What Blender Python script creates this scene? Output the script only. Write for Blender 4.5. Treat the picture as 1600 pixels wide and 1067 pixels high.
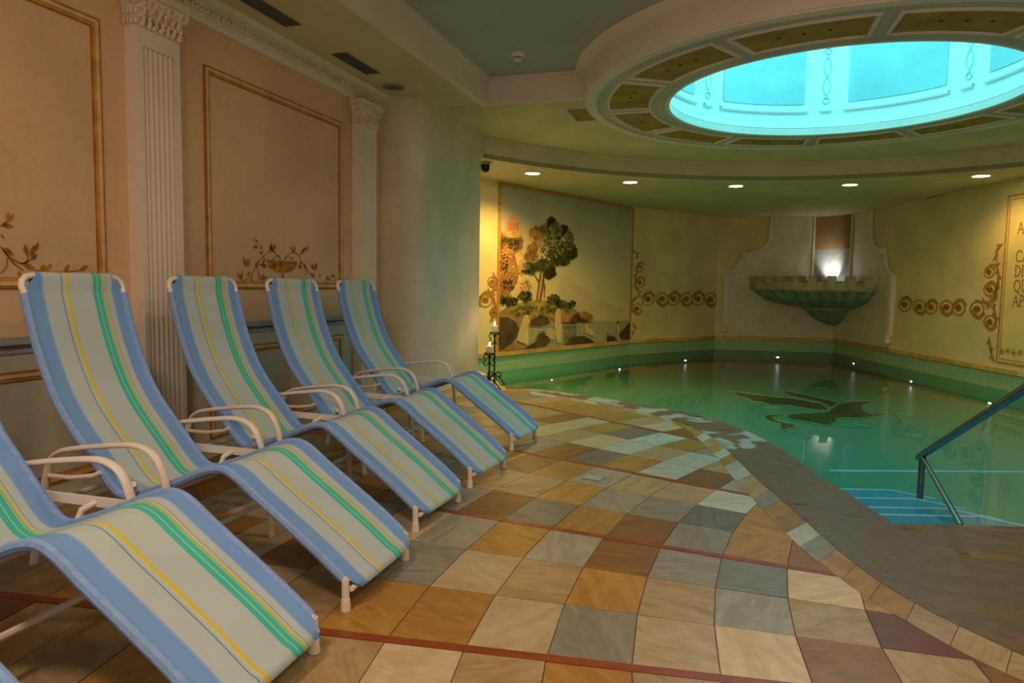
import bpy, bmesh, math, random
from mathutils import Vector, Matrix

random.seed(7)
for o in list(bpy.data.objects): bpy.data.objects.remove(o)
S = bpy.context.scene
COL = S.collection
R = math.radians

# ------------------------------------------------------------------ camera
F, CX, CY = 1080.0, 800.0, 533.5          # focal length in pixels of the 1600x1067 frame
CAMH = 1.2
PITCH = math.atan((CY - 446.0) / F)
YAW = math.atan((1144.0 - CX) / (F / math.cos(PITCH)))
ROLL = 0.0175
_fh = Vector((-math.sin(YAW), math.cos(YAW), 0)); _r = Vector((math.cos(YAW), math.sin(YAW), 0)); _z = Vector((0, 0, 1))
CF = _fh * math.cos(PITCH) - _z * math.sin(PITCH)
_u = _z * math.cos(PITCH) + _fh * math.sin(PITCH)
CR = _r * math.cos(ROLL) + _u * math.sin(ROLL)
CU = _u * math.cos(ROLL) - _r * math.sin(ROLL)
cd = bpy.data.cameras.new('camera'); cam = bpy.data.objects.new('camera', cd); COL.objects.link(cam)
cd.sensor_width = 36.0; cd.sensor_fit = 'HORIZONTAL'; cd.lens = F / 1600 * 36; cd.clip_start = 0.02
m = Matrix((CR, CU, -CF)).transposed().to_4x4(); m.translation = (0, 0, CAMH); cam.matrix_world = m
S.camera = cam
EYE = Vector((0, 0, CAMH))

def ray(x, y): return CF * F + CR * (x - CX) - CU * (y - CY)
def gz(x, y, z):
    d = ray(x, y); return EYE + d * ((z - CAMH) / d.z)

# ------------------------------------------------------------------ light
W = bpy.data.worlds.new('world'); S.world = W; W.use_nodes = True
W.node_tree.nodes['Background'].inputs[0].default_value = (1.0, 0.74, 0.55, 1)
W.node_tree.nodes['Background'].inputs[1].default_value = 0.44
S.view_settings.view_transform = 'Standard'; S.view_settings.look = 'None'
S.view_settings.gamma = 1; S.view_settings.exposure = 0.4; S.view_settings.use_curve_mapping = False

def lamp(name, kind, loc, energy, color, size=0.1, direction=(0, 0, -1), spot=None, blend=0.6, parent=None, shape='DISK'):
    l = bpy.data.lights.new(name, kind); l.energy = energy; l.color = color
    if kind == 'AREA': l.shape = shape; l.size = size
    else: l.shadow_soft_size = size
    if kind == 'SPOT': l.spot_size = R(spot); l.spot_blend = blend
    o = bpy.data.objects.new(name, l); COL.objects.link(o)
    o.rotation_euler = Vector(direction).to_track_quat('-Z', 'Y').to_euler()
    o.location = loc
    if parent: o.parent = parent; o.location = Vector(loc) - parent.location
    return o

CYAN = (0.15, 0.88, 1.0)
WARM = (1.0, 0.62, 0.17)
ROOM = (1.0, 0.74, 0.52)
DRUM_C = (0.86, 7.2)
lamp('skylight_glow', 'AREA', (DRUM_C[0], DRUM_C[1], 4.25), 60, CYAN, 2.9)

# ------------------------------------------------------------------ helpers
def link(o, parent=None):
    COL.objects.link(o)
    if parent:
        o.parent = parent; o.location = -parent.location if parent.get('_world', 1) else (0, 0, 0)
    return o
def tag(o, label, cat, group=None):
    o['label'] = label; o['category'] = cat
    if group: o['group'] = group
    return o
def struct(o): o['kind'] = 'structure'; return o
def empty(name, loc=(0, 0, 0)):
    o = bpy.data.objects.new(name, None); o.empty_display_size = 0.1; COL.objects.link(o); o.location = loc
    return o
def thing(name, label, cat, loc=(0, 0, 0), group=None): return tag(empty(name, loc), label, cat, group)

class MB:
    """collects geometry in world (or prototype) coordinates; build() makes one mesh object"""
    def __init__(s): s.v = []; s.f = []; s.uv = None
    def add(s, vs, fs):
        n = len(s.v); s.v += [tuple(v) for v in vs]; s.f += [tuple(i + n for i in f) for f in fs]; return s
    def box(s, x0, x1, y0, y1, z0, z1):
        return s.add([(x0,y0,z0),(x1,y0,z0),(x1,y1,z0),(x0,y1,z0),(x0,y0,z1),(x1,y0,z1),(x1,y1,z1),(x0,y1,z1)],
                     [(0,3,2,1),(4,5,6,7),(0,1,5,4),(1,2,6,5),(2,3,7,6),(3,0,4,7)])
    def hexa(s, p):  # 8 points bottom 4 ccw then top 4
        return s.add(p, [(0,3,2,1),(4,5,6,7),(0,1,5,4),(1,2,6,5),(2,3,7,6),(3,0,4,7)])
    def prism(s, poly, z0, z1):
        n = len(poly)
        a = sum(poly[i][0]*poly[(i+1)%n][1]-poly[(i+1)%n][0]*poly[i][1] for i in range(n))
        if a < 0: poly = poly[::-1]
        vs = [(p[0],p[1],z0) for p in poly] + [(p[0],p[1],z1) for p in poly]
        return s.add(vs, [tuple(range(n-1,-1,-1)), tuple(range(n,2*n))] + [(i,(i+1)%n,n+(i+1)%n,n+i) for i in range(n)])
    def tube(s, path, r, n=8, closed=False, cap=True, rr=None):
        P = [Vector(p) for p in path]; m_ = len(P); vs = []; up = None
        for i, p in enumerate(P):
            if closed: d = P[(i+1)%m_] - P[i-1]
            else: d = P[min(i+1,m_-1)] - P[max(i-1,0)]
            d.normalize()
            if up is None:
                up = Vector((0,0,1)) if abs(d.z) < .9 else Vector((1,0,0))
            a = d.cross(up).normalized(); up = a.cross(d).normalized()
            q = rr[i] if rr else r
            for k in range(n):
                t = 2*math.pi*k/n; vs.append(p + (a*math.cos(t) + up*math.sin(t))*q)
        fs = []
        for i in range(m_ if closed else m_-1):
            j = (i+1) % m_
            for k in range(n):
                l = (k+1) % n; fs.append((i*n+k, i*n+l, j*n+l, j*n+k))
        if cap and not closed: fs += [tuple(range(n-1,-1,-1)), tuple(range((m_-1)*n, m_*n))]
        return s.add(vs, fs)
    def lathe(s, prof, c, n=24, a0=0, a1=360, zoff=0):
        full = abs(a1-a0) >= 360; k = n if full else n+1; vs = []
        for i in range(k):
            t = R(a0 + (a1-a0)*i/n)
            for (r_, z_) in prof: vs.append((c[0]+r_*math.cos(t), c[1]+r_*math.sin(t), z_+zoff))
        L = len(prof); fs = []
        for i in range(n):
            j = (i+1) % k
            for q in range(L-1): fs.append((i*L+q, j*L+q, j*L+q+1, i*L+q+1))
        return s.add(vs, fs)
    def ball(s, c, rx, ry=None, rz=None, n=10, m_=6):
        ry = ry or rx; rz = rz or rx; vs = []; fs = []
        for i in range(m_+1):
            p = math.pi*i/m_
            for k in range(n):
                t = 2*math.pi*k/n; vs.append((c[0]+rx*math.sin(p)*math.cos(t), c[1]+ry*math.sin(p)*math.sin(t), c[2]+rz*math.cos(p)))
        for i in range(m_):
            for k in range(n): fs.append((i*n+k, (i+1)*n+k, (i+1)*n+(k+1)%n, i*n+(k+1)%n))
        return s.add(vs, fs)
    def build(s, name, mat, parent=None, smooth=False, fix=True):
        me = bpy.data.meshes.new(name); me.from_pydata(s.v, [], s.f)
        if fix:
            b = bmesh.new(); b.from_mesh(me)
            bmesh.ops.remove_doubles(b, verts=b.verts, dist=1e-6)
            bmesh.ops.recalc_face_normals(b, faces=b.faces)
            b.to_mesh(me); b.free()
        me.materials.append(mat)
        if smooth:
            me.polygons.foreach_set('use_smooth', [True]*len(me.polygons))
        me.update()
        o = bpy.data.objects.new(name, me); link(o, parent)
        if smooth == 'auto': autosm(o)
        return o
def autosm(o):
    me = o.data; b = bmesh.new(); b.from_mesh(me)
    for e in b.edges:
        if len(e.link_faces) == 2 and e.calc_face_angle(0) > R(38): e.smooth = False
    b.to_mesh(me); b.free()

def catmull(P, n=6):
    P = [Vector(p) for p in P]; out = []
    for i in range(len(P)-1):
        a = P[max(i-1,0)]; b = P[i]; c = P[i+1]; d = P[min(i+2,len(P)-1)]
        for k in range(n):
            t = k/n
            out.append(0.5*((2*b)+(c-a)*t+(2*a-5*b+4*c-d)*t*t+(3*b-a-3*c+d)*t**3))
    out.append(P[-1]); return out

# ------------------------------------------------------------------ materials
def lin(c): return tuple(((x/255)/12.92 if x/255 <= .04045 else ((x/255+.055)/1.055)**2.4) for x in c) + (1,)
class NT:
    def __init__(s, name):
        s.m = bpy.data.materials.new(name); s.m.use_nodes = True; s.t = s.m.node_tree; s.b = s.t.nodes['Principled BSDF']
    def n(s, t, **kw):
        x = s.t.nodes.new(t)
        for k, v in kw.items(): setattr(x, k, v)
        return x
    def l(s, a, b): s.t.links.new(a, b)
    def ramp(s, fac, stops, interp='LINEAR'):
        r = s.n('ShaderNodeValToRGB'); e = r.color_ramp.elements; r.color_ramp.interpolation = interp
        while len(e) > 1: e.remove(e[-1])
        e[0].position = stops[0][0]; e[0].color = stops[0][1]
        for p, c in stops[1:]:
            q = e.new(p); q.color = c
        s.l(fac, r.inputs[0]); return r
    def bump(s, h, strength=.2, dist=.01):
        b = s.n('ShaderNodeBump'); b.inputs['Strength'].default_value = strength; b.inputs['Distance'].default_value = dist
        s.l(h, b.inputs['Height']); s.l(b.outputs[0], s.b.inputs['Normal'])

def plain(name, c, rough=.6, var=.06, scale=6, metal=0, spec=.4, bump=0.0, bscale=60):
    N = NT(name); c = lin(c); N.b.inputs['Roughness'].default_value = rough; N.b.inputs['Metallic'].default_value = metal
    N.b.inputs['Specular IOR Level'].default_value = spec
    tc = N.n('ShaderNodeTexCoord'); no = N.n('ShaderNodeTexNoise'); no.inputs['Scale'].default_value = scale; no.inputs['Detail'].default_value = 5
    N.l(tc.outputs['Object'], no.inputs['Vector'])
    lo = tuple(x*(1-var*2) for x in c[:3])+(1,); hi = tuple(min(1, x*(1+var*2)) for x in c[:3])+(1,)
    r = N.ramp(no.outputs[0], [(.3, lo), (.7, hi)]); N.l(r.outputs[0], N.b.inputs['Base Color'])
    if bump:
        n2 = N.n('ShaderNodeTexNoise'); n2.inputs['Scale'].default_value = bscale; N.l(tc.outputs['Object'], n2.inputs['Vector']); N.bump(n2.outputs[0], bump)
    return N.m
def emit(name, c, strength, base=(1,1,1)):
    N = NT(name); N.b.inputs['Base Color'].default_value = tuple(base)+(1,)
    N.b.inputs['Emission Color'].default_value = tuple(c)+(1,); N.b.inputs['Emission Strength'].default_value = strength
    return N.m

def plaster(name, c, var=.05):
    N = NT(name); c = lin(c); N.b.inputs['Roughness'].default_value = .75; N.b.inputs['Specular IOR Level'].default_value = .25
    tc = N.n('ShaderNodeTexCoord'); a = N.n('ShaderNodeTexNoise'); a.inputs['Scale'].default_value = 1.7; a.inputs['Detail'].default_value = 7
    b = N.n('ShaderNodeTexNoise'); b.inputs['Scale'].default_value = 26; b.inputs['Detail'].default_value = 3
    N.l(tc.outputs['Object'], a.inputs['Vector']); N.l(tc.outputs['Object'], b.inputs['Vector'])
    mx = N.n('ShaderNodeMath', operation='MULTIPLY_ADD'); mx.inputs[1].default_value = .35; N.l(b.outputs[0], mx.inputs[0]); N.l(a.outputs[0], mx.inputs[2])
    lo = tuple(x*(1-var*2) for x in c[:3])+(1,); hi = tuple(min(1, x*(1+var*2)) for x in c[:3])+(1,)
    r = N.ramp(mx.outputs[0], [(.5, lo), (.85, hi)]); N.l(r.outputs[0], N.b.inputs['Base Color'])
    N.bump(b.outputs[0], .04)
    return N.m

def stone(name, cols, streak=3.5, rough=.32, bump=.12, sy=1.0):
    """slate / quartzite slab: streaky colour bands turned and shifted per object"""
    N = NT(name); N.b.inputs['Specular IOR Level'].default_value = .45
    tc = N.n('ShaderNodeTexCoord'); oi = N.n('ShaderNodeObjectInfo')
    sc = N.n('ShaderNodeMath', operation='MULTIPLY'); sc.inputs[1].default_value = 37.0; N.l(oi.outputs['Random'], sc.inputs[0])
    rot = N.n('ShaderNodeVectorRotate', rotation_type='Z_AXIS'); N.l(tc.outputs['Object'], rot.inputs['Vector']); N.l(sc.outputs[0], rot.inputs['Angle'])
    ad = N.n('ShaderNodeVectorMath', operation='ADD'); N.l(rot.outputs[0], ad.inputs[0]); N.l(sc.outputs[0], ad.inputs[1])
    mp = N.n('ShaderNodeMapping'); mp.inputs['Scale'].default_value = (1.6, streak*2.2*sy, 1); N.l(ad.outputs[0], mp.inputs['Vector'])
    no = N.n('ShaderNodeTexNoise'); no.inputs['Scale'].default_value = 1.5; no.inputs['Detail'].default_value = 9; no.inputs['Roughness'].default_value = .66; no.inputs['Distortion'].default_value = .6
    N.l(mp.outputs[0], no.inputs['Vector'])
    k = len(cols); r = N.ramp(no.outputs[0], [(.28+.46*i/(k-1), lin(c)) for i, c in enumerate(cols)])
    br = N.n('ShaderNodeHueSaturation'); vv = N.n('ShaderNodeMapRange'); vv.inputs['To Min'].default_value = .8; vv.inputs['To Max'].default_value = 1.15
    N.l(oi.outputs['Random'], vv.inputs['Value'])
    sp = N.n('ShaderNodeTexNoise'); sp.inputs['Scale'].default_value = 17; sp.inputs['Detail'].default_value = 8; sp.inputs['Roughness'].default_value = .7; N.l(ad.outputs[0], sp.inputs['Vector'])
    sm = N.n('ShaderNodeMapRange'); sm.inputs['From Min'].default_value = .3; sm.inputs['From Max'].default_value = .7; sm.inputs['To Min'].default_value = .84; sm.inputs['To Max'].default_value = 1.1; N.l(sp.outputs[0], sm.inputs['Value'])
    mu_ = N.n('ShaderNodeMath', operation='MULTIPLY'); N.l(vv.outputs[0], mu_.inputs[0]); N.l(sm.outputs[0], mu_.inputs[1]); N.l(mu_.outputs[0], br.inputs['Value']); N.l(r.outputs[0], br.inputs['Color']); N.l(br.outputs[0], N.b.inputs['Base Color'])
    rr = N.n('ShaderNodeMapRange'); rr.inputs['To Min'].default_value = rough-.1; rr.inputs['To Max'].default_value = rough+.25; N.l(no.outputs[0], rr.inputs['Value']); N.l(rr.outputs[0], N.b.inputs['Roughness'])
    n2 = N.n('ShaderNodeTexNoise'); n2.inputs['Scale'].default_value = 28; n2.inputs['Detail'].default_value = 6; N.l(ad.outputs[0], n2.inputs['Vector'])
    N.bump(n2.outputs[0], bump, .008)
    return N.m

M = {}
M['wall'] = plaster('cream_plaster', (222, 184, 146))
M['wall_low'] = plaster('grey_plaster', (196, 190, 176))
M['pier'] = plaster('pale_plaster', (218, 205, 182))
M['pool_wall'] = plaster('yellow_plaster', (226, 208, 150))
M['ceil'] = plaster('ceiling_plaster', (214, 200, 160))
M['ceil_blue'] = plaster('ceiling_blue', (176, 178, 174))
M['white'] = plaster('white_stucco', (232, 218, 204), .03)
M['stucco'] = plain('relief_stucco', (228, 212, 190), .7, .08, 30, bump=.3, bscale=80)
M['ochre'] = plain('ochre_paint', (196, 142, 70), .7, .12, 14)
M['ochre_dark'] = plain('dark_ochre_paint', (168, 112, 48), .7, .15, 14)
M['ochre_light'] = plain('light_ochre_paint', (222, 184, 124), .7, .08, 14)
M['leaf'] = plain('leaf_paint', (176, 112, 28), .7, .3, 25)
M['railpaint'] = plain('grey_blue_paint', (158, 160, 160), .6, .12, 10)
M['darkline'] = plain('dark_line_paint', (70, 70, 84), .7, .1)
M['gold_panel'] = plain('gold_panel_paint', (168, 134, 66), .65, .12, 5)
M['drum_blue'] = plaster('drum_blue_plaster', (190, 188, 178))
M['sky_white'] = plaster('drum_inner_plaster', (236, 240, 240), .02)
M['sky_panel'] = plaster('drum_inner_panel', (164, 200, 202), .06)
M['vent_dark'] = plain('vent_dark', (52, 50, 50), .5, .1)
M['vent'] = plain('vent_metal', (170, 164, 158), .4, .05)
M['grey'] = plain('grey_plastic', (150, 142, 128), .5, .03)
M['black'] = plain('black_plastic', (14, 14, 15), .2, .05)
M['iron'] = plain('wrought_iron', (18, 17, 17), .45, .2, 40)
M['wax'] = plain('candle_wax', (240, 226, 196), .5, .03)
M['flame'] = emit('candle_flame', (1.0, .62, .2), 14)
M['chairwhite'] = plain('white_enamel', (240, 226, 216), .28, .02, spec=.5)
M['hem'] = plain('hem_blue', (134, 170, 228), .8, .06, 40)
M['steel'] = plain('brushed_steel', (168, 172, 176), .25, .06, 30, metal=1)
M['nsteel'] = plain('niche_steel', (176, 176, 172), .5, .08, 20, metal=.6)
M['rail_steel'] = plain('rail_steel', (128, 132, 136), .32, .08, 30, metal=1)
M['scroll'] = plain('scroll_paint', (178, 126, 56), .7, .15, 14)
M['grout'] = plain('grout', (112, 92, 70), .85, .12, 20)
M['redslate'] = stone('red_slate', [(126, 54, 20), (160, 78, 34), (140, 64, 26), (172, 96, 54)], rough=.3)
M['marble'] = None
M['coping'] = stone('yellow_coping', [(178, 134, 66), (220, 178, 100), (200, 156, 82)], rough=.5)
M['lamp_on'] = emit('downlight_glass', (1.0, .84, .5), 22)
M['led'] = emit('pool_led', (.75, .92, 1.0), 12)
M['emblem'] = plain('emblem_mosaic', (100, 86, 48), .4, .12, 60)
M['emblem_edge'] = plain('emblem_outline', (160, 186, 132), .4, .08, 60)
M['step_edge'] = plain('white_step_mosaic', (226, 240, 244), .35, .04, 60)

def water():
    N = NT('pool_water'); t = N.t; t.nodes.remove(N.b); out = t.nodes['Material Output']
    tr = N.n('ShaderNodeBsdfTransparent'); tr.inputs[0].default_value = (.80, .96, .93, 1)
    gl = N.n('ShaderNodeBsdfGlossy'); gl.inputs['Roughness'].default_value = .03
    fr = N.n('ShaderNodeFresnel'); fr.inputs['IOR'].default_value = 1.33
    mx = N.n('ShaderNodeMixShader'); N.l(fr.outputs[0], mx.inputs[0]); N.l(tr.outputs[0], mx.inputs[1]); N.l(gl.outputs[0], mx.inputs[2]); N.l(mx.outputs[0], out.inputs[0])
    no = N.n('ShaderNodeTexNoise'); no.inputs['Scale'].default_value = 2.2; no.inputs['Detail'].default_value = 2
    tc = N.n('ShaderNodeTexCoord'); N.l(tc.outputs['Object'], no.inputs['Vector'])
    b = N.n('ShaderNodeBump'); b.inputs['Strength'].default_value = .025; b.inputs['Distance'].default_value = .05
    N.l(no.outputs[0], b.inputs['Height']); N.l(b.outputs[0], gl.inputs['Normal']); N.l(b.outputs[0], fr.inputs['Normal'])
    return N.m
M['water'] = water()

def mosaic(name, c1, c2, joint, size=.03, wall=False):
    N = NT(name); N.b.inputs['Roughness'].default_value = .3
    tc = N.n('ShaderNodeTexCoord'); br = N.n('ShaderNodeTexBrick'); br.offset = 0.0
    br.inputs['Scale'].default_value = 1; br.inputs['Brick Width'].default_value = size; br.inputs['Row Height'].default_value = size; br.inputs['Mortar Size'].default_value = size*.09
    br.inputs['Color1'].default_value = lin(c1); br.inputs['Color2'].default_value = lin(c2); br.inputs['Mortar'].default_value = lin(joint)
    if wall:
        sx = N.n('ShaderNodeSeparateXYZ'); N.l(tc.outputs['Object'], sx.inputs[0]); ad = N.n('ShaderNodeMath', operation='ADD'); N.l(sx.outputs[0], ad.inputs[0]); N.l(sx.outputs[1], ad.inputs[1])
        cb = N.n('ShaderNodeCombineXYZ'); N.l(ad.outputs[0], cb.inputs[0]); N.l(sx.outputs[2], cb.inputs[1]); N.l(cb.outputs[0], br.inputs['Vector'])
    else: N.l(tc.outputs['Object'], br.inputs['Vector'])
    N.l(br.outputs[0], N.b.inputs['Base Color'])
    return N.m
M['mosaic_wall'] = mosaic('green_mosaic', (150, 196, 146), (116, 172, 128), (190, 200, 156), .032, True)
M['mosaic_teal'] = mosaic('teal_mosaic', (112, 212, 192), (96, 200, 182), (124, 214, 194), .03, True)
M['mosaic_floor'] = mosaic('pool_floor_mosaic', (112, 178, 140), (100, 166, 132), (120, 180, 146), .03)
M['mosaic_step'] = mosaic('step_mosaic', (90, 176, 206), (80, 164, 200), (110, 190, 214), .03)

def marble():
    N = NT('veined_marble'); N.b.inputs['Roughness'].default_value = .3
    tc = N.n('ShaderNodeTexCoord'); no = N.n('ShaderNodeTexNoise'); no.inputs['Scale'].default_value = 1.3; no.inputs['Detail'].default_value = 10; no.inputs['Distortion'].default_value = 1.6
    N.l(tc.outputs['Object'], no.inputs['Vector'])
    r = N.ramp(no.outputs[0], [(.3, lin((206,198,166))), (.46, lin((220,212,180))), (.5, lin((204,194,160))), (.54, lin((216,206,172))), (.8, lin((190,182,146)))])
    N.l(r.outputs[0], N.b.inputs['Base Color']); return N.m
M['marble'] = marble()
M['bowlstone'] = plain('carved_green_stone', (140, 166, 140), .5, .14, 5, bump=.2, bscale=30)
M['rimstone'] = plain('carved_rim_stone', (186, 178, 142), .55, .14, 6, bump=.2, bscale=30)
def rimslab():
    N = NT('brown_rim_stone'); N.b.inputs['Specular IOR Level'].default_value = .5
    tc = N.n('ShaderNodeTexCoord'); mp = N.n('ShaderNodeMapping'); mp.inputs['Scale'].default_value = (1.2, 3.2, 1); N.l(tc.outputs['Object'], mp.inputs['Vector'])
    no = N.n('ShaderNodeTexNoise'); no.inputs['Scale'].default_value = 3.5; no.inputs['Detail'].default_value = 12; no.inputs['Roughness'].default_value = .7; no.inputs['Distortion'].default_value = .8; N.l(mp.outputs[0], no.inputs['Vector'])
    r = N.ramp(no.outputs[0], [(.3, lin((86,66,48))), (.45, lin((124,96,68))), (.55, lin((102,82,62))), (.66, lin((130,102,72))), (.8, lin((112,92,72)))])
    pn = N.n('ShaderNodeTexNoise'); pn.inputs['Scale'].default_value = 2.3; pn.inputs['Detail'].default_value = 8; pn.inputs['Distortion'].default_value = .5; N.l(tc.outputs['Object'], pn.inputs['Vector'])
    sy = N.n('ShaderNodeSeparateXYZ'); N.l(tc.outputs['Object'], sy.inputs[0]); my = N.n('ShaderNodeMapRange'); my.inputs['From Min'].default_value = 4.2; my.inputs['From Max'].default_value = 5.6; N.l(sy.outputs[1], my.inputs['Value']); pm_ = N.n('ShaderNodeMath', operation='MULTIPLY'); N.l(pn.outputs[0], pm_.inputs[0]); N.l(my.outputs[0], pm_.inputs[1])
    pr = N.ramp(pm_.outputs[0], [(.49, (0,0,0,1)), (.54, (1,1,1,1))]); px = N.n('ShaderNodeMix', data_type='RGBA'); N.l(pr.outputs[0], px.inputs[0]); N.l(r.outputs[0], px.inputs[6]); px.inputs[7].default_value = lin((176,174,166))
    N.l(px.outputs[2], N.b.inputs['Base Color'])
    rr = N.n('ShaderNodeMapRange'); rr.inputs['From Min'].default_value = .35; rr.inputs['From Max'].default_value = .65; rr.inputs['To Min'].default_value = .2; rr.inputs['To Max'].default_value = .6; N.l(no.outputs[0], rr.inputs['Value']); N.l(rr.outputs[0], N.b.inputs['Roughness'])
    n2 = N.n('ShaderNodeTexNoise'); n2.inputs['Scale'].default_value = 60; N.l(tc.outputs['Object'], n2.inputs['Vector']); N.bump(n2.outputs[0], .12)
    return N.m
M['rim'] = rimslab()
TK = {
 'orange': stone('orange_slab', [(136,94,38),(172,128,62),(156,108,46),(190,150,92)]),
 'gold':   stone('gold_slab', [(150,104,40),(186,140,66),(168,122,50),(150,100,46)]),
 'brown':  stone('brown_slab', [(104,68,30),(148,98,44),(126,82,36),(166,116,62)]),
 'grey':   stone('grey_slab', [(120,112,98),(166,156,138),(146,136,120),(184,172,148)]),
 'slate':  stone('slate_slab', [(100,96,86),(128,126,114),(112,108,98),(150,144,126)]),
 'cream':  stone('cream_slab', [(176,148,108),(206,184,146),(190,164,122),(214,196,160)]),
 'tan':    stone('tan_slab', [(140,114,76),(182,156,114),(166,134,88),(194,164,116)]),
 'pale':   stone('pale_slab', [(150,152,140),(196,198,182),(176,178,162),(206,200,176)]),
 'red':    stone('wine_slab', [(112,58,32),(132,70,40),(122,62,34),(142,80,48)]),
}

def fabric():
    N = NT('striped_sling'); N.b.inputs['Roughness'].default_value = .85; N.b.inputs['Specular IOR Level'].default_value = .15
    uv = N.n('ShaderNodeUVMap'); sx = N.n('ShaderNodeSeparateXYZ'); N.l(uv.outputs[0], sx.inputs[0])
    blue, lb, cream, teal, yel, grn, pg, dk = [lin(c) for c in [(126,168,230),(150,186,234),(192,206,208),(80,140,156),(222,204,84),(78,200,182),(176,224,204),(116,124,116)]]
    st = [(0,lb),(.02,blue),(.158,lb),(.172,cream),(.340,teal),(.348,cream),(.376,lin((226,214,170))),(.386,yel),(.416,cream),(.662,grn),(.705,pg),(.713,grn),(.752,lin((206,206,120))),(.760,grn),(.768,yel),(.782,cream),(.797,dk),(.803,cream),(.862,lb),(.875,blue),(.985,lb)]
    r = N.ramp(sx.outputs[0], st, 'CONSTANT')
    wv = N.n('ShaderNodeTexChecker'); wv.inputs['Scale'].default_value = 260
    mp = N.n('ShaderNodeMapping'); mp.inputs['Scale'].default_value = (1, 3.6, 1); N.l(uv.outputs[0], mp.inputs['Vector']); N.l(mp.outputs[0], wv.inputs['Vector'])
    no = N.n('ShaderNodeTexNoise'); no.inputs['Scale'].default_value = 5; no.inputs['Detail'].default_value = 6; tc = N.n('ShaderNodeTexCoord'); N.l(tc.outputs['Object'], no.inputs['Vector'])
    hs = N.n('ShaderNodeHueSaturation'); vm = N.n('ShaderNodeMapRange'); vm.inputs['To Min'].default_value = .86; vm.inputs['To Max'].default_value = 1.08; N.l(no.outputs[0], vm.inputs['Value']); N.l(vm.outputs[0], hs.inputs['Value']); N.l(r.outputs[0], hs.inputs['Color'])
    N.l(hs.outputs[0], N.b.inputs['Base Color']); N.bump(wv.outputs[0], .12, .002)
    return N.m
M['sling'] = fabric()

# ------------------------------------------------------------------ planes of the room (metres)
XW = -3.35                       # left wall
Z_SOF, Z_BLUE, Z_LOW = 3.0, 3.25, 2.74
Z_WATER, Z_BED, Z_COP = -0.10, -0.36, 0.14
RC = (4.6, 2.72)                 # centre of the fan-shaped floor
P_W0 = (-3.80, 8.83); P_ML = (-3.36, 9.88); P_MR = (-1.885, 13.4); P_C1 = (-0.345, 15.56); P_C2 = (2.07, 15.93); P_C4 = (3.63, 10.73); P_C5 = (4.83, 6.73)

class WallFrame:
    """a vertical plane: u along it, z up, o out of it into the room"""
    def __init__(s, a, b):
        s.a = Vector((a[0], a[1], 0)); d = Vector((b[0]-a[0], b[1]-a[1], 0)); s.len = d.length; s.t = d.normalized(); s.n = Vector((s.t.y, -s.t.x, 0))
        if s.n.dot(Vector((0, 0, 0)) - s.a) < 0: s.n = -s.n
    def p(s, u, z, o=0.0): return s.a + s.t*u + s.n*o + Vector((0, 0, z))
    def px(s, x, y):
        d = ray(x, y); t = (s.a - EYE).dot(s.n) / d.dot(s.n); q = EYE + d*t; return ((q - s.a).dot(s.t), q.z)
WL = WallFrame((XW, 0), (XW, 6.2))
WM = WallFrame(P_W0, P_MR); WF = WallFrame(P_MR, P_C1); WB = WallFrame(P_C1, P_C2); WR = WallFrame(P_C2, P_C4)

def flat(mb, wf, poly, o):
    mb.add([wf.p(u, z, o) for u, z in poly], [tuple(range(len(poly)))])
def slab(mb, wf, poly, o0, o1):
    n = len(poly)
    a = sum(poly[i][0]*poly[(i+1)%n][1]-poly[(i+1)%n][0]*poly[i][1] for i in range(n))
    if a < 0: poly = poly[::-1]
    mb.add([wf.p(u, z, o0) for u, z in poly] + [wf.p(u, z, o1) for u, z in poly], [tuple(range(n-1,-1,-1)), tuple(range(n,2*n))] + [(i,(i+1)%n,n+(i+1)%n,n+i) for i in range(n)])
def rect(u0, u1, z0, z1): return [(u0,z0),(u1,z0),(u1,z1),(u0,z1)]
def ribbon(mb, wf, pts, w, o, taper=False, ends=.25):
    """painted brush line on a wall"""
    n = len(pts); L = []; Rr = []
    for i in range(n):
        a = pts[max(i-1,0)]; b = pts[min(i+1,n-1)]; dx, dz = b[0]-a[0], b[1]-a[1]; l = math.hypot(dx, dz) or 1
        k = w*.5*((ends + (1-ends)*math.sin(math.pi*i/(n-1))) if taper else 1)
        L.append((pts[i][0]-dz/l*k, pts[i][1]+dx/l*k)); Rr.append((pts[i][0]+dz/l*k, pts[i][1]-dx/l*k))
    for i in range(n-1): flat(mb, wf, [L[i], Rr[i], Rr[i+1], L[i+1]], o)
def leafshape(mb, wf, base, tip, w, o):
    dx, dz = tip[0]-base[0], tip[1]-base[1]; l = math.hypot(dx, dz) or 1; nx, nz = -dz/l, dx/l; pts = []
    for k, s_ in ((0,0),(.2,.6),(.45,1),(.75,.6),(1,0)): pts.append((base[0]+dx*k+nx*w*s_*.5, base[1]+dz*k+nz*w*s_*.5))
    for k, s_ in ((.75,.6),(.45,1),(.2,.6)): pts.append((base[0]+dx*k-nx*w*s_*.5, base[1]+dz*k-nz*w*s_*.5))
    flat(mb, wf, pts, o)
def spiral(mb, wf, c, r, turns, a0, w, o, dirn=1, n=26):
    pts = [(c[0]+r*(1-.75*i/n)*math.cos(a0+dirn*2*math.pi*turns*i/n), c[1]+r*(1-.75*i/n)*math.sin(a0+dirn*2*math.pi*turns*i/n)) for i in range(n+1)]
    ribbon(mb, wf, pts, w, o, True, .45)

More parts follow.
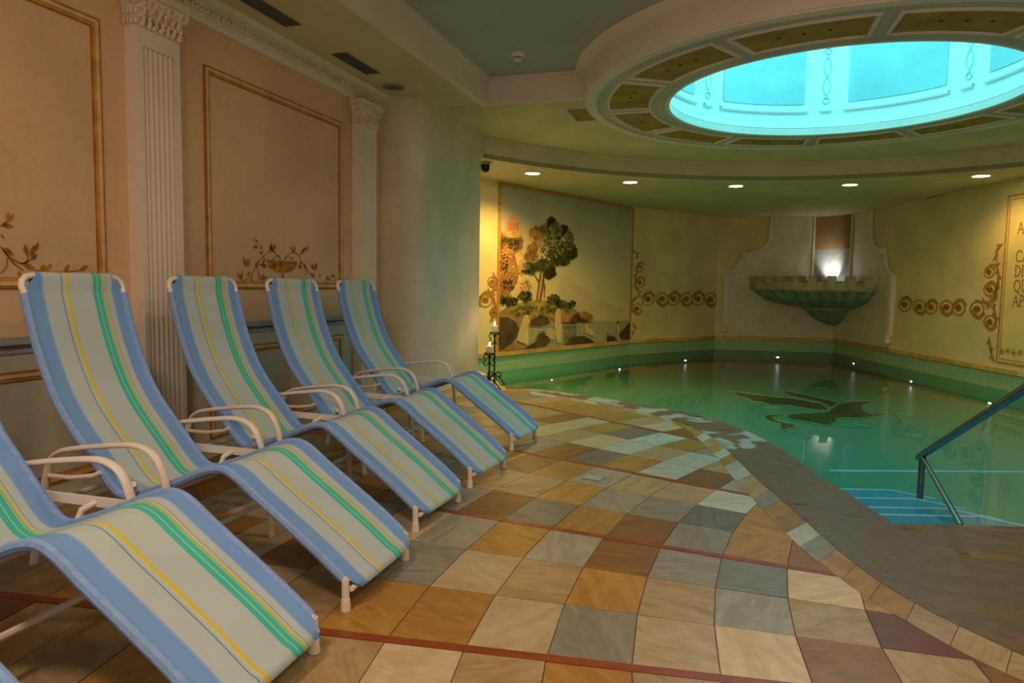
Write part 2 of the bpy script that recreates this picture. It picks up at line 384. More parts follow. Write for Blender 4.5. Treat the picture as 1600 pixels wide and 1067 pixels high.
# ================================================================== FLOOR
INN = [(-2.42,7.42),(-1.7,7.13),(-1.0,6.76),(-.63,6.45),(-.34,6.02),(-.20,5.6),(-.06,5.08),(.05,4.55),(.14,4.2),(.23,3.85),(.32,3.52),(.38,3.33),(.45,3.16),(.53,2.98),(.60,2.85),(.66,2.76),(.77,2.6),(.86,2.5),(.95,2.42),(1.4,2.1),(2.6,1.5)]
OUT = [(-2.5,7.66),(-1.85,7.38),(-1.19,7.02),(-.74,6.65),(-.33,6.2),(-.11,5.75),(.06,5.14),(.19,4.6),(.36,4.02),(.47,3.6),(.56,3.3),(.62,3.14),(.69,3.0),(.77,2.87),(.86,2.76),(.97,2.63),(1.08,2.54),(1.5,2.25),(2.7,1.65)]
WAT = [(-2.6,7.78),(-2.1,7.68),(-1.58,7.5),(-.95,7.17),(-.48,6.9),(-.14,6.6),(.2,6.05),(.42,5.45),(.52,5.06),(.62,4.7),(.72,4.37),(.78,4.17),(.84,3.95),(1.11,4.03),(1.48,4.13),(2.2,4.33),(4.4,4.93)]
def smooth2(P, n=3): return [(p.x, p.y) for p in catmull([(x, y, 0) for x, y in P], n)]
INNs, OUTs = smooth2(INN), smooth2(OUT)
WATs = smooth2(WAT[:13], 3) + WAT[13:]
NEAR_Y = -1.6
SHELF = [(-4.2,9.3),(-3.3,8.95),(-2.92,8.45)]
slabpoly = SHELF + WATs + [(4.4, NEAR_Y), (XW, NEAR_Y), (XW, 6.19), (-2.94, 6.3), (-2.94, 7.9), (-4.2, 7.9)]
fb = MB(); fb.prism(slabpoly, -0.06, -0.004)
floor = struct(fb.build('floor', M['grout']))
deck = INNs + [(2.6, NEAR_Y), (XW, NEAR_Y), (XW, 6.19), (-2.94, 6.3), (-2.94, 7.62)]

def clip(subject, quad):
    """Sutherland-Hodgman: subject polygon cut to a convex window"""
    a = sum(quad[i][0]*quad[(i+1)%len(quad)][1]-quad[(i+1)%len(quad)][0]*quad[i][1] for i in range(len(quad)))
    if a < 0: quad = quad[::-1]
    out = subject
    for i in range(len(quad)):
        A = quad[i]; B = quad[(i+1)%len(quad)]; inp = out; out = []
        if not inp: return []
        side = lambda p: (B[0]-A[0])*(p[1]-A[1])-(B[1]-A[1])*(p[0]-A[0])
        for k in range(len(inp)):
            p = inp[k-1]; q = inp[k]; sp, sq = side(p), side(q)
            if (sp >= 0) != (sq >= 0):
                t = sp/(sp-sq); out.append((p[0]+(q[0]-p[0])*t, p[1]+(q[1]-p[1])*t))
            if sq >= 0: out.append(q)
    res = []
    for p in out:
        if not res or math.hypot(p[0]-res[-1][0], p[1]-res[-1][1]) > 1e-4: res.append(p)
    if len(res) > 2 and math.hypot(res[0][0]-res[-1][0], res[0][1]-res[-1][1]) < 1e-4: res.pop()
    return res
def area(p): return abs(sum(p[i][0]*p[(i+1)%len(p)][1]-p[(i+1)%len(p)][0]*p[i][1] for i in range(len(p))))/2
def pol(r_, deg): return (RC[0]+r_*math.cos(R(deg)), RC[1]+r_*math.sin(R(deg)))

DR = .2725; R0 = 4.075               # ring spacing, one known ring
ANG0, DANG = 187.05, 12.75           # red strips: first radius and step
STRIP = .042
marks = """577 936 orange;691 965 orange;805 978 cream;928 991 grey;662 881 grey;740 897 cream;844 910 tan;941 920 gold;714 832 grey;789 845 gold;880 858 grey;958 868 brown;532 1020 tan;642 1040 cream;772 1050 tan;
772 798 brown;847 804 slate;922 812 gold;987 822 brown;675 786 grey;1020 820 brown;1116 808 slate;1092 840 grey;1184 828 gold;1072 884 grey;1172 896 slate;1276 916 cream;1060 932 tan;1172 952 grey;1296 968 orange;1060 1008 cream;1180 1012 cream;1312 1028 brown;1424 984 red;1472 1040 tan;1256 872 brown;1116 776 pale;1060 768 tan;1108 748 brown;1088 720 pale;1040 712 gold;1040 792 grey;1024 692 pale;
892 772 gold;817 755 tan;975 776 grey;1026 793 grey;923 810 gold;1009 824 brown;848 724 brown;886 707 brown;937 714 slate;992 697 pale;1047 707 tan;865 676 cream;937 666 gold;999 676 slate;965 649 gold;865 650 brown;820 638 tan;879 621 tan;837 693 grey;786 745 tan;745 772 grey;992 724 gold;1044 735 pale;1345 1000 tan;600 1050 cream;880 1058 grey;985 1058 orange"""
kinds = {}
def tindex(x, y):
    r_ = math.hypot(x-RC[0], y-RC[1]); a = math.degrees(math.atan2(y-RC[1], x-RC[0])) % 360
    return (math.floor((r_-R0)/DR), math.floor((ANG0-a)/DANG*3))
for row in marks.replace('\n', '').split(';'):
    a, b, k = row.split(); q = gz(float(a), float(b), 0); kinds[tindex(q.x, q.y)] = k
rng = random.Random(11)
pool = ['tan','grey','gold','cream','brown','tan','grey','orange','gold','tan']
ntile = 0
for i in range(-5, 20):
    for j in range(-9, 12):
        b = j//3; s = j % 3
        aA = ANG0 - DANG*b; rm = R0+DR*(i+.5); dst = math.degrees(STRIP/2/rm)
        a0 = aA - dst - (DANG-2*dst)*s/3; a1 = aA - dst - (DANG-2*dst)*(s+1)/3
        r0 = R0+DR*i+.0022; r1 = R0+DR*(i+1)-.0022; g = math.degrees(.0022/rm)
        quad = [pol(r0,a0-g), pol(r1,a0-g), pol(r1,a1+g), pol(r0,a1+g)]
        poly = clip(deck, quad)
        if len(poly) < 3 or area(poly) < .0006: continue
        cx = sum(p[0] for p in poly)/len(poly); cy = sum(p[1] for p in poly)/len(poly)
        if cy < .25: continue                        # behind the camera: plain slab
        mb = MB(); mb.prism([(x-cx, y-cy) for x, y in poly], -.02, rng.uniform(-.0012, .0012))
        kd = kinds.get((i, j)) or rng.choice(pool)
        o = mb.build('tile', TK[kd], floor); o.location = (cx, cy, 0); ntile += 1
for b in range(-2, 5):
    aA = ANG0 - DANG*b
    t = Vector((math.cos(R(aA)), math.sin(R(aA)))); nrm = Vector((-t.y, t.x))*STRIP/2
    p0 = Vector(RC)+t*2.6; p1 = Vector(RC)+t*9.3
    poly = clip(deck, [tuple(p0+nrm), tuple(p1+nrm), tuple(p1-nrm), tuple(p0-nrm)])
    if len(poly) < 3: continue
    mb = MB(); mb.prism(poly, -.02, .002); mb.build('red_strip', M['redslate'], floor)
# border tiles between the fan and the rim stone
def resample(P, n):
    L = [0]
    for i in range(1, len(P)): L.append(L[-1]+math.dist(P[i], P[i-1]))
    out = []
    for k in range(n+1):
        d = L[-1]*k/n; i = max(j for j in range(len(L)) if L[j] <= d+1e-9); i = min(i, len(P)-2); t = (d-L[i])/(L[i+1]-L[i])
        out.append((P[i][0]+(P[i+1][0]-P[i][0])*t, P[i][1]+(P[i+1][1]-P[i][1])*t))
    return out
NB = 46
bi, bo = resample(INNs, NB*2), resample(OUTs, NB*2)
bk = ['pale','tan','cream','gold','pale','pale','cream','tan','grey','pale','gold','tan','orange']
for k in range(NB):
    s0, s1 = 2*k, 2*k+2
    poly = [bi[s0], bi[s0+1], bi[s1], bo[s1], bo[s0+1], bo[s0]]
    cx = sum(p[0] for p in poly)/6; cy = sum(p[1] for p in poly)/6
    mb = MB(); mb.prism([((x-cx)*.984, (y-cy)*.984) for x, y in poly], -.02, .001)
    o = mb.build('border_tile', TK[rng.choice(bk)], floor); o.location = (cx, cy, 0)
# brown rim stone between the border and the water
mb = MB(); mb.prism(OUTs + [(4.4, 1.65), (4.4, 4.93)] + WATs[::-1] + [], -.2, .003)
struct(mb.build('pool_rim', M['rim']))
mb = MB(); mb.prism(SHELF + [(-2.6,7.78), (-2.5,7.66), (-2.42,7.42), (-2.94,7.62), (-2.94,7.9), (-4.2,7.9)], -.2, .003)
struct(mb.build('pool_shelf', M['coping']))
q = gz(927, 747, 0)
mb = MB(); mb.hexa([Vector(p) for p in ((-.06,-.05,.003),(.06,-.05,.003),(.06,.05,.003),(-.06,.05,.003),(-.058,-.048,.007),(.058,-.048,.007),(.058,.048,.007),(-.058,.048,.007))])
o = mb.build('floor_plate', TK['pale']); o.location = (q.x, q.y, 0); o.rotation_euler.z = R(-10); tag(o, 'small square pale cover plate set on the stone floor', 'plate')

# ================================================================== POOL
bed = [(-4.2,7.0),(-4.2,9.4),P_ML,P_MR,P_C1,P_C2,P_C4,P_C5,(5.2,3.0),(-.2,2.4),(-.6,5.0),(-2.4,7.2)]
mb = MB(); mb.prism(bed, Z_BED-.1, Z_BED); struct(mb.build('pool_floor', M['mosaic_floor']))
mb = MB(); mb.add([(x, y, Z_WATER) for x, y in bed], [tuple(range(len(bed)))])
wat = mb.build('pool_water', M['water'])
if wat.data.polygons[0].normal.z < 0: wat.data.flip_normals(); struct(wat)
# near pool wall under the rim
mb = MB(); k = WATs; n = len(k)
mb.add([(x, y, -.2) for x, y in k] + [(x, y, Z_BED-.02) for x, y in k], [(i, i+1, n+i+1, n+i) for i in range(n-1)])
struct(mb.build('pool_side', M['mosaic_teal'], fix=False))
# emblem on the bed (winged horse-like silhouette), traced to the pool bed
em = lambda L: [gz(1100+a/4.706, 580+b/4.706, Z_BED) for a, b in L]
shapes = [
 [(180,150),(420,178),(680,208),(860,240),(925,285),(915,298),(780,285),(610,255),(500,255),(440,238),(360,225),(320,205),(240,185)],
 [(570,155),(640,152),(800,190),(970,225),(985,240),(940,270),(860,235),(720,205),(640,190)],
 [(600,325),(700,312),(880,305),(930,280),(990,245),(1060,228),(1225,222),(1220,242),(1160,258),(1180,295),(1245,322),(1350,308),(1355,322),(1260,340),(1180,350),(980,352),(975,375),(950,392),(900,408),(820,390),(700,370),(630,360)],
 [(590,325),(500,322),(450,328),(440,345),(470,372),(560,395),(555,430),(590,440),(670,418),(675,400),(600,380),(530,365),(510,345),(540,333)],
 [(940,400),(1080,397),(1225,408),(1215,416),(1130,415),(1010,405)],
 [(1345,308),(1420,308),(1535,330),(1530,337),(1420,318),(1350,318)],
 [(1350,330),(1430,335),(1450,360),(1470,370),(1440,386),(1405,380),(1432,362),(1410,342)],
]
pe = MB(); pf = MB()
for L in shapes:
    P = em(L); c = sum(P, Vector())/len(P); n = len(P)
    pf.add([(p.x, p.y, Z_BED+.003) for p in P], [tuple(range(n))])
    loop = [(p.x, p.y, Z_BED+.006) for p in P]
    pe.tube(loop, .012, 4, closed=True)
emb = thing('pool_emblem', 'dark winged animal silhouette laid in mosaic on pool floor', 'mosaic emblem', (c.x, c.y, Z_BED))
pf.build('silhouette', M['emblem'], emb, fix=False); pe.build('outline', M['emblem_edge'], emb)
for (x, y, r_, w) in ((1207,637,.10,'beside the long left wing of the emblem'),(1430,680,.10,'between emblem and handrail'),(1285,606,.09,'behind the emblem wings')):
    q = gz(x, y, Z_BED); mb = MB(); mb.lathe([(0,.012),(r_*.8,.012),(r_,.004),(r_,0)], (0, 0), 20)
    o = mb.build('pool_drain', M['emblem_edge'], smooth='auto'); o.location = q; tag(o, 'pale round drain cover on pool floor ' + w, 'drain')
# steps
def P2(x, y, z): q = gz(x, y, z); return (q.x, q.y)
st = thing('pool_steps', 'pale blue mosaic steps with white edges going down into water', 'steps', (1.2, 4.4, Z_BED))
rows = [(825,1566,-.125),(806,1530,-.172),(794,1480,-.22),(779,1430,-.268),(765,1392,-.315)]
axis_r = Vector((.953, .302, 0)); axis_f = Vector((-.302, .953, 0))
base = Vector((.84, 3.95, 0)); prev = None
for k, (y, xr, z) in enumerate(rows):
    e = gz(xr, y, z); e0 = gz(1300, y + (xr-1300)*.0, z)
    d = (e - base).dot(axis_f); wdt = (e - base).dot(axis_r)
    q = [base - axis_r*.6 - axis_f*.1, base + axis_r*(wdt+.16) - axis_f*.1, base + axis_r*wdt + axis_f*d, base - axis_r*.6 + axis_f*d]
    q[1] = base + axis_r*(wdt+.22) + axis_f*(d-.22); q.insert(1, base + axis_r*(wdt+.22) - axis_f*.1)
    mb = MB(); mb.prism([(p.x, p.y) for p in q], Z_BED, z); s_ = mb.build('step', M['mosaic_step'], st)
    mb = MB(); a, b, c_ = q[4], q[3], q[2]
    w_ = .035
    mb.prism([tuple(x[:2]) for x in (a, b, b-axis_f*w_, a-axis_f*w_)], z-.003, z+.004)
    dd = (c_-b).normalized(); nn = Vector((-dd.y, dd.x, 0)); nn = nn if nn.dot(base-b) > 0 else -nn
    mb.prism([tuple(x[:2]) for x in (b, c_, c_+nn*w_, b+nn*w_)], z-.003, z+.0042)
    o = mb.build('white_edge', M['step_edge'], s_); o.location = (0, 0, 0)
# white line across the bed
mb = MB(); A = P2(1296,736,Z_BED); B = P2(1640,738,Z_BED); dx = Vector((B[0]-A[0], B[1]-A[1])).normalized(); nn = Vector((-dx.y, dx.x))*.03
mb.prism([(A[0]-nn.x,A[1]-nn.y),(B[0]-nn.x,B[1]-nn.y),(B[0]+nn.x,B[1]+nn.y),(A[0]+nn.x,A[1]+nn.y)], Z_BED, Z_BED+.005)
tag(mb.build('pool_line', M['step_edge']), 'thin white mosaic line across pool floor beyond the steps', 'mosaic line')
# handrail
def at(x, y, d):  # point along a pixel's ray at forward distance d
    v = ray(x, y); return EYE + v*(d/(F*math.cos(PITCH)))
hr = thing('handrail', 'stainless steel handrail with post and brace at the pool steps', 'handrail', tuple(at(1437,776,4.7)))
pb = at(1437,778,4.7); pt = Vector((pb.x, pb.y, at(1437,712,4.7).z)); q1 = at(1600,608,3.55)
far = pt + (q1-pt)*1.3
MB().tube([pb, pt], .021, 12).build('post', M['rail_steel'], hr, smooth='auto')
dirr = (q1-pt).normalized()
MB().tube([pt - dirr*.06 + Vector((0,0,.01)), pt + Vector((0,0,.012)), q1, far, far+Vector((.06,-.03,-.03)), Vector((far.x+.09, far.y-.05, .0))], .024, 12).build('rail', M['rail_steel'], hr, smooth='auto')
MB().tube([pt, at(1502,822,3.88)], .016, 10).build('brace', M['rail_steel'], hr, smooth='auto')
MB().lathe([(0,0),(.05,0),(.05,.012),(.02,.02),(.02,.03)], (far.x+.09, far.y-.05), 16, zoff=.003).build('foot_flange', M['rail_steel'], hr, smooth='auto')

# ================================================================== POOL HALL WALLS
def hallwall(name, a, b, mat, z0=Z_COP, z1=Z_LOW+.3):
    w = WallFrame(a, b); mb = MB(); slab(mb, w, rect(0, w.len, z0, z1), -.12, 0); o = struct(mb.build(name, mat))
    mb = MB(); slab(mb, w, rect(0, w.len, Z_WATER, Z_COP), -.12, .006); mb.build('mosaic_band', M['mosaic_wall'], o)
    mb = MB(); slab(mb, w, rect(0, w.len, Z_BED, Z_WATER), -.12, .008); mb.build('underwater_band', M['mosaic_teal'], o)
    n = max(3, int(w.len/.45))
    for k in range(n):
        mb = MB(); slab(mb, w, rect(w.len*k/n+.002, w.len*(k+1)/n-.002, Z_COP-.012, Z_COP+.05), -.02, .035); mb.build('coping_stone', M['coping'], o)
    return w, o
wm, o_wm = hallwall('wall_mural', P_W0, P_MR, M['pool_wall'])
wf, o_wf = hallwall('wall_scroll', P_MR, P_C1, M['pool_wall'])
wb, o_wb = hallwall('wall_back', P_C1, P_C2, M['pool_wall'])
wr, o_wr = hallwall('wall_right', P_C2, P_C5, M['pool_wall'])
WM, WF, WB, WR = wm, wf, wb, wr
mb = MB(); mb.prism([P_C5, (5.5,6.6), (5.5,NEAR_Y), (5.6,NEAR_Y), (5.6,6.8)], -.3, 3.3); struct(mb.build('wall_side', M['pool_wall']))

# ---- underwater LEDs
leds = [(861,594,WM,'below the mural cliff'),(967,577,WM,'below the mural sea'),(1070,563,WF,'below the scroll frieze beside the mural'),(1215,558,WB,'below the fountain bowl'),(1335,568,WR,'in the corner beside the fountain'),(1425,596,WR,'below the scroll frieze beside the inscription'),(1548,630,WR,'below the inscription panel')]
for x, y, w, s_ in leds:
    u, z = w.px(x, y); p = w.p(u, z, .01)
    t = thing('pool_light', 'small bright underwater lamp in pool wall ' + s_, 'pool light', tuple(p))
    mb = MB(); n = 14; ring = [w.p(u+.04*math.cos(2*math.pi*k/n), z+.02*math.sin(2*math.pi*k/n), .012) for k in range(n)]
    mb.tube(ring, .008, 6, closed=True); mb.build('bezel', M['steel'], t, smooth=True)
    mb = MB(); mb.add([w.p(u+.032*math.cos(2*math.pi*k/n), z+.013*math.sin(2*math.pi*k/n), .014) for k in range(n)] + [w.p(u, z, .022)], [(k, (k+1)%n, n) for k in range(n)]); mb.build('lens', M['led'], t)

# ---- mural
Y = lambda a, b: (770+a/4.446, 320+b/4.446)
def mu(L, f=Y): return [WM.px(*f(a, b)) for a, b in L]
def skymat():
    N = NT('mural_sky'); N.b.inputs['Roughness'].default_value = .7
    tc = N.n('ShaderNodeTexCoord'); sx = N.n('ShaderNodeSeparateXYZ'); N.l(tc.outputs['Object'], sx.inputs[0])
    no = N.n('ShaderNodeTexNoise'); no.inputs['Scale'].default_value = .9; no.inputs['Detail'].default_value = 7; N.l(tc.outputs['Object'], no.inputs['Vector'])
    ad = N.n('ShaderNodeMath', operation='MULTIPLY_ADD'); ad.inputs[1].default_value = .9; N.l(no.outputs[0], ad.inputs[0]); N.l(sx.outputs[2], ad.inputs[2])
    mr = N.n('ShaderNodeMapRange'); mr.inputs['From Min'].default_value = .6; mr.inputs['From Max'].default_value = 3.2; N.l(ad.outputs[0], mr.inputs['Value'])
    r = N.ramp(mr.outputs[0], [(0, lin((190,180,140))), (.25, lin((230,204,140))), (.5, lin((222,204,156))), (.75, lin((206,192,156))), (1, lin((176,172,156)))])
    N.l(r.outputs[0], N.b.inputs['Base Color']); return N.m
def pm(n, c, v=.25, s=5): return plain('mural_'+n, c, .7, v, s)
MM = dict(rock=pm('rock',(168,118,62)), dark=pm('dark_rock',(92,68,42)), pale=pm('pale_cliff',(222,190,130),.12), far=pm('far_hill',(214,194,146),.04), green=pm('green',(118,116,50)), dgreen=pm('dark_green',(74,78,36)), lgreen=pm('light_green',(164,150,78)), yleaf=pm('yellow_leaf',(216,170,86)), grass=pm('grass',(160,136,66)), trunk=pm('trunk',(138,92,52)), sea=pm('sea',(176,172,126),.08,9), skin=pm('skin',(230,192,138),.08), cloth=pm('cloth',(214,186,128),.1), hair=pm('hair',(96,58,30)), temple=pm('temple',(226,160,120),.06), tcol=pm('temple_shade',(180,110,80),.06), brown=pm('brown_rock',(182,128,66)))
tl, tr = WM.px(780.5,284), WM.px(987,324); bl, br_ = WM.px(780,553), WM.px(983,534.5)
u0, u1 = (tl[0]+bl[0])/2, (tr[0]+br_[0])/2; zb, zt = Z_COP+.06, 2.70
mur = thing('wall_mural_painting', 'large landscape mural with cliff, trees and bathers on pool wall', 'mural', tuple(WM.p((u0+u1)/2, zb, 0)))
mb = MB(); slab(mb, WM, rect(u0, u1, zb, zt), 0, .006); mb.build('canvas', skymat(), mur)
fr = MB()
for p in (rect(u0-.05,u0,zb,zt+.02), rect(u1,u1+.05,zb,zt+.02), rect(u0-.05,u1+.05,zt-.02,zt+.03), rect(u0-.05,u1+.05,zb-.03,zb)): slab(fr, WM, p, 0, .016)
fr.build('painted_frame', M['ochre'], mur)
lay = [.008]
def paint(name, mat, polys, stuff=False):
    lay[0] += .0007
    if stuff: mb = MB()
    for p in polys:
        if not stuff: mb = MB()
        q = [(min(max(u, u0+.003), u1-.003), min(max(z, zb+.002), zt-.003)) for u, z in p]
        flat(mb, WM, q, lay[0])
        if not stuff: mb.build(name, MM[mat], mur, fix=False)
    if stuff: mb.build(name, MM[mat], mur, fix=False)['kind'] = 'stuff'
Y2 = lambda a, b: (880+a/8.892, 440+b/8.892)
paint('sea', 'sea', [mu([(40,780),(578,760),(578,1040),(40,1060)]), mu([(0,545),(930,545),(930,900),(0,930)], Y2)])
paint('far_hill', 'far', [mu([(420,640),(470,520),(510,480),(550,530),(640,600),(800,690),(920,740),(500,740)])])
paint('pale_cliff', 'pale', [mu([(200,290),(215,380),(225,500),(262,545),(300,600),(275,650),(140,660),(165,560),(170,450),(150,360)])])
paint('cliff', 'rock', [mu([(40,192),(190,192),(208,250),(205,300),(150,345),(178,470),(165,545),(110,600),(140,650),(40,690)])])
paint('cliff_shade', 'brown', [mu([(40,300),(90,290),(140,370),(165,470),(130,530),(80,520),(60,600),(40,600)])])
paint('cliff_ledge', 'yleaf', [mu([(60,186),(195,186),(190,225),(120,230),(60,215)])])
paint('temple', 'temple', [mu([(92,186),(186,190),(186,122),(92,104)]), mu([(88,106),(130,66),(188,122)])])
paint('temple_column', 'tcol', [mu([(a,178),(a+6,178),(a+6,126),(a,122)]) for a in (106,120,134,149,164)])
paint('hill', 'grass', [mu([(40,740),(150,690),(300,660),(450,670),(540,705),(578,730),(578,770),(400,800),(250,830),(40,860)])])
rg = random.Random(5)
def blobs(name, mat, spots, n, s):
    ps = []
    for (cx, cy, rx, ry) in spots:
        for _ in range(n):
            a = rg.uniform(0, 6.28); k = math.sqrt(rg.random()); x = cx+rx*k*math.cos(a); y = cy+ry*k*math.sin(a); q = s*rg.uniform(.6,1.3)
            ps.append(mu([(x+q*math.cos(t*1.047)*rg.uniform(.7,1.2), y+q*math.sin(t*1.047)*rg.uniform(.7,1.2)) for t in range(6)]))
    paint(name, mat, ps, True)
blobs('cliff_shrub', 'green', [(80,245,40,14),(160,250,42,24),(100,650,60,25)], 26, 9)
paint('trunk', 'trunk', [mu([(294,670),(306,672),(326,540),(340,430),(330,428),(312,540)]), mu([(314,676),(328,676),(350,560),(360,430),(348,428),(334,560)]), mu([(350,650),(356,650),(360,560),(346,520),(341,524),(352,562)]), mu([(312,540),(318,530),(280,470),(276,474)])])
blobs('yellow_foliage', 'yleaf', [(300,200,52,56),(262,360,46,34),(360,175,34,40),(272,300,34,40)], 110, 11)
blobs('tree_foliage', 'green', [(440,250,110,120),(250,440,66,40),(410,160,34,44),(400,460,30,44),(350,420,60,40),(520,310,48,66),(405,125,26,34),(545,335,34,40),(385,475,36,36),(470,390,60,30)], 130, 11)
blobs('tree_shade', 'dgreen', [(440,220,90,90),(400,350,66,56),(250,450,40,24),(490,180,30,36),(470,330,70,50)], 55, 8)
blobs('yellow_shade', 'brown', [(310,240,40,50),(270,365,30,26)], 40, 8)
blobs('tree_highlight', 'lgreen', [(400,300,90,70),(520,250,40,70),(220,430,30,20),(430,170,50,50)], 60, 7)
blobs('cliff_light', 'yleaf', [(90,330,35,60),(120,470,40,50)], 30, 8)
blobs('cliff_dark', 'dark', [(70,400,30,80),(100,560,50,40),(140,280,40,30)], 26, 7)
blobs('hill_tuft', 'green', [(250,740,150,40),(430,720,110,30)], 60, 8)
blobs('pale_cliff_stroke', 'yleaf', [(220,560,40,50),(190,430,18,60)], 22, 7)
blobs('bush', 'dgreen', [(220,635,48,34),(420,660,50,34),(500,690,70,24),(110,670,60,28)], 60, 9)
blobs('bush_highlight', 'green', [(220,625,44,30),(420,650,46,30),(500,685,60,20)], 26, 6)
paint('sea_light', 'far', [mu([(200+rg.uniform(0,300), y),(330+rg.uniform(0,500), y+1),(300+rg.uniform(0,500), y+4),(220+rg.uniform(0,300), y+4)]) for y in range(830, 960, 11)], True)
paint('shore_rock', 'brown', [mu([(240,810),(300,765),(360,755),(400,790),(385,830),(300,845),(240,835)]), mu([(385,770),(440,780),(578,745),(640,740),(690,770),(680,815),(560,815),(430,815)])])
paint('rock', 'dark', [mu([(40,780),(100,780),(150,810),(175,860),(150,930),(120,960),(40,1040)]), mu([(255,800),(330,760),(375,780),(385,825),(320,845),(250,835)]), mu([(290,950),(300,905),(340,880),(375,910),(390,950),(360,980),(250,1010),(190,1030),(200,1010)]), mu([(30,900),(60,800),(150,760),(270,750),(360,800),(430,875),(200,895),(20,912)], Y2), mu([(585,860),(600,730),(640,760),(700,760),(720,800),(745,840),(700,850)], Y2), mu([(760,740),(800,690),(870,600),(920,560),(920,830),(820,800),(770,780)], Y2), mu([(85,530),(120,460),(190,430),(230,480),(230,540),(180,565),(85,570)], Y2), mu([(205,560),(215,510),(270,500),(300,570)], Y2)])
paint('foreground_rock', 'rock', [mu([(60,1035),(90,980),(160,955),(215,985),(190,1030)])])
paint('drapery', 'cloth', [mu([(165,900),(195,800),(215,770),(240,790),(235,880),(240,960),(200,960),(160,940)]), mu([(355,900),(370,860),(400,855),(425,880),(420,940),(395,930)])])
paint('bather', 'skin', [mu([(205,790),(220,762),(238,765),(246,800),(236,850),(238,970),(220,975),(215,880),(200,860)]), mu([(424,760),(435,725),(455,715),(466,740),(462,800),(470,860),(466,955),(440,960),(425,900),(420,830)]), mu([(285,600),(310,590),(325,640),(380,660),(400,700),(420,745),(350,740),(290,715)], Y2), mu([(725,600),(750,590),(765,640),(755,720),(770,820),(740,820),(735,700)], Y2)])
paint('bather_head', 'hair', [mu([(224,762),(222,740),(238,728),(252,742),(245,764)]), mu([(448,716),(452,694),(470,690),(474,708),(462,720)]), mu([(290,570),(295,530),(325,520),(320,560)], Y2), mu([(725,585),(728,555),(755,552),(755,580)], Y2)])

# ---- painted scrolls
def medal(mb, mc, w, x, y, rpx, flip=1):
    c = w.px(x, y); e = w.px(x, y-rpx); r_ = abs(e[1]-c[1])*1.08; kx = max(1, min(2.0, abs(w.px(x+rpx, y)[0]-c[0])/r_*1.0)); cx_ = c[0]
    n0, n1 = len(mb.v), len(mc.v)
    ribbon(mb, w, [(c[0]+r_*.86*math.cos(t*.2856+.4), c[1]+r_*.86*math.sin(t*.2856+.4)) for t in range(23)], r_*.17, .006)
    spiral(mb, w, c, r_*1.12, .55, R(20)*flip, r_*.34, .0063, -flip*-1)
    for k in range(6):
        a = k*1.047+.3; leafshape(mc, w, c, (c[0]+r_*.5*math.cos(a), c[1]+r_*.5*math.sin(a)), r_*.4, .007)
    leafshape(mb, w, (c[0]-r_*.5, c[1]+r_*.85*flip), (c[0]+r_*.7, c[1]+r_*1.1*flip), r_*.35, .007)
    for m_, n_ in ((mb, n0), (mc, n1)):          # stretch the scroll along the wall
        for i in range(n_, len(m_.v)):
            v = Vector(m_.v[i]); d = (v-w.a).dot(w.t)-cx_; m_.v[i] = tuple(v + w.t*(d*(kx-1)))
def scrolls(wall, w, meds, lines, name='painted_scroll'):
    a, b = MB(), MB()
    for k, (x, y, r_) in enumerate(meds): medal(a, b, w, x, y, r_, 1 if k % 2 == 0 else -1)
    for L in lines:
        P = [(p.x, p.y) for p in catmull([(*w.px(x, y), 0) for x, y in L], 6)]; ribbon(a, w, P, .045, .006, True, .3)
        for i in range(2, len(P)-2, 3):
            dx, dz = P[i+1][0]-P[i][0], P[i+1][1]-P[i][1]; s_ = 1 if i % 2 else -1
            l = math.hypot(dx, dz) or 1; leafshape(a, w, P[i], (P[i][0]+(dx/l-dz/l*s_)*.07, P[i][1]+(dz/l+dx/l*s_)*.07), .035, .007)
    a.build(name, M['scroll'], wall, fix=False); b.build('scroll_rosette', M['leaf'], wall, fix=False)
S6 = lambda L: [(980+a/6.275, 370+b/6.275) for a, b in L]
scrolls(o_wf, WF, [(1012,467.5,10.5),(1034,467,10.5),(1052,467,10.5),(1072,467,10.5),(1090,467,10.5),(1110,467.5,10.5),(999,442,8.5),(995,482,8.5),(1000,417,7)],
        [S6([(42,115),(95,170),(100,220)]), S6([(100,280),(90,340),(78,420),(90,520),(150,550)]), S6([(150,575),(70,600),(45,660),(45,740)]), S6([(50,830),(72,890),(35,1000)])])
S9 = lambda L: [(1400+a/3.555, 300+b/3.555) for a, b in L]
scrolls(o_wr, WR, [(1414,476,11),(1437,479,11),(1455,480,11),(1479,480,11.5),(1498,481,12),(1527,483,12.5),(1547,452,11),(1547,503,11),(1546,425,9)],
        [S9([(595,285),(560,330),(562,390)]), S9([(520,400),(560,410),(570,470),(555,570),(520,610),(440,600)]), S9([(490,620),(540,640),(555,700),(555,755)]), S9([(520,800),(525,870),(548,950)]), S9([(540,620),(550,560),(572,500)])])
S3 = lambda L: [(720+a/4.85, 420+b/4.85) for a, b in L]
scrolls(o_wm, WM, [(758.5,469,11),(769,440,8),(771,488,7)], [S3([(240,25),(265,80),(262,140),(235,185),(180,165)]), S3([(180,170),(240,210),(260,280),(262,370)]), S3([(145,290),(140,230),(175,175)]), S3([(240,290),(235,350),(240,400)])])

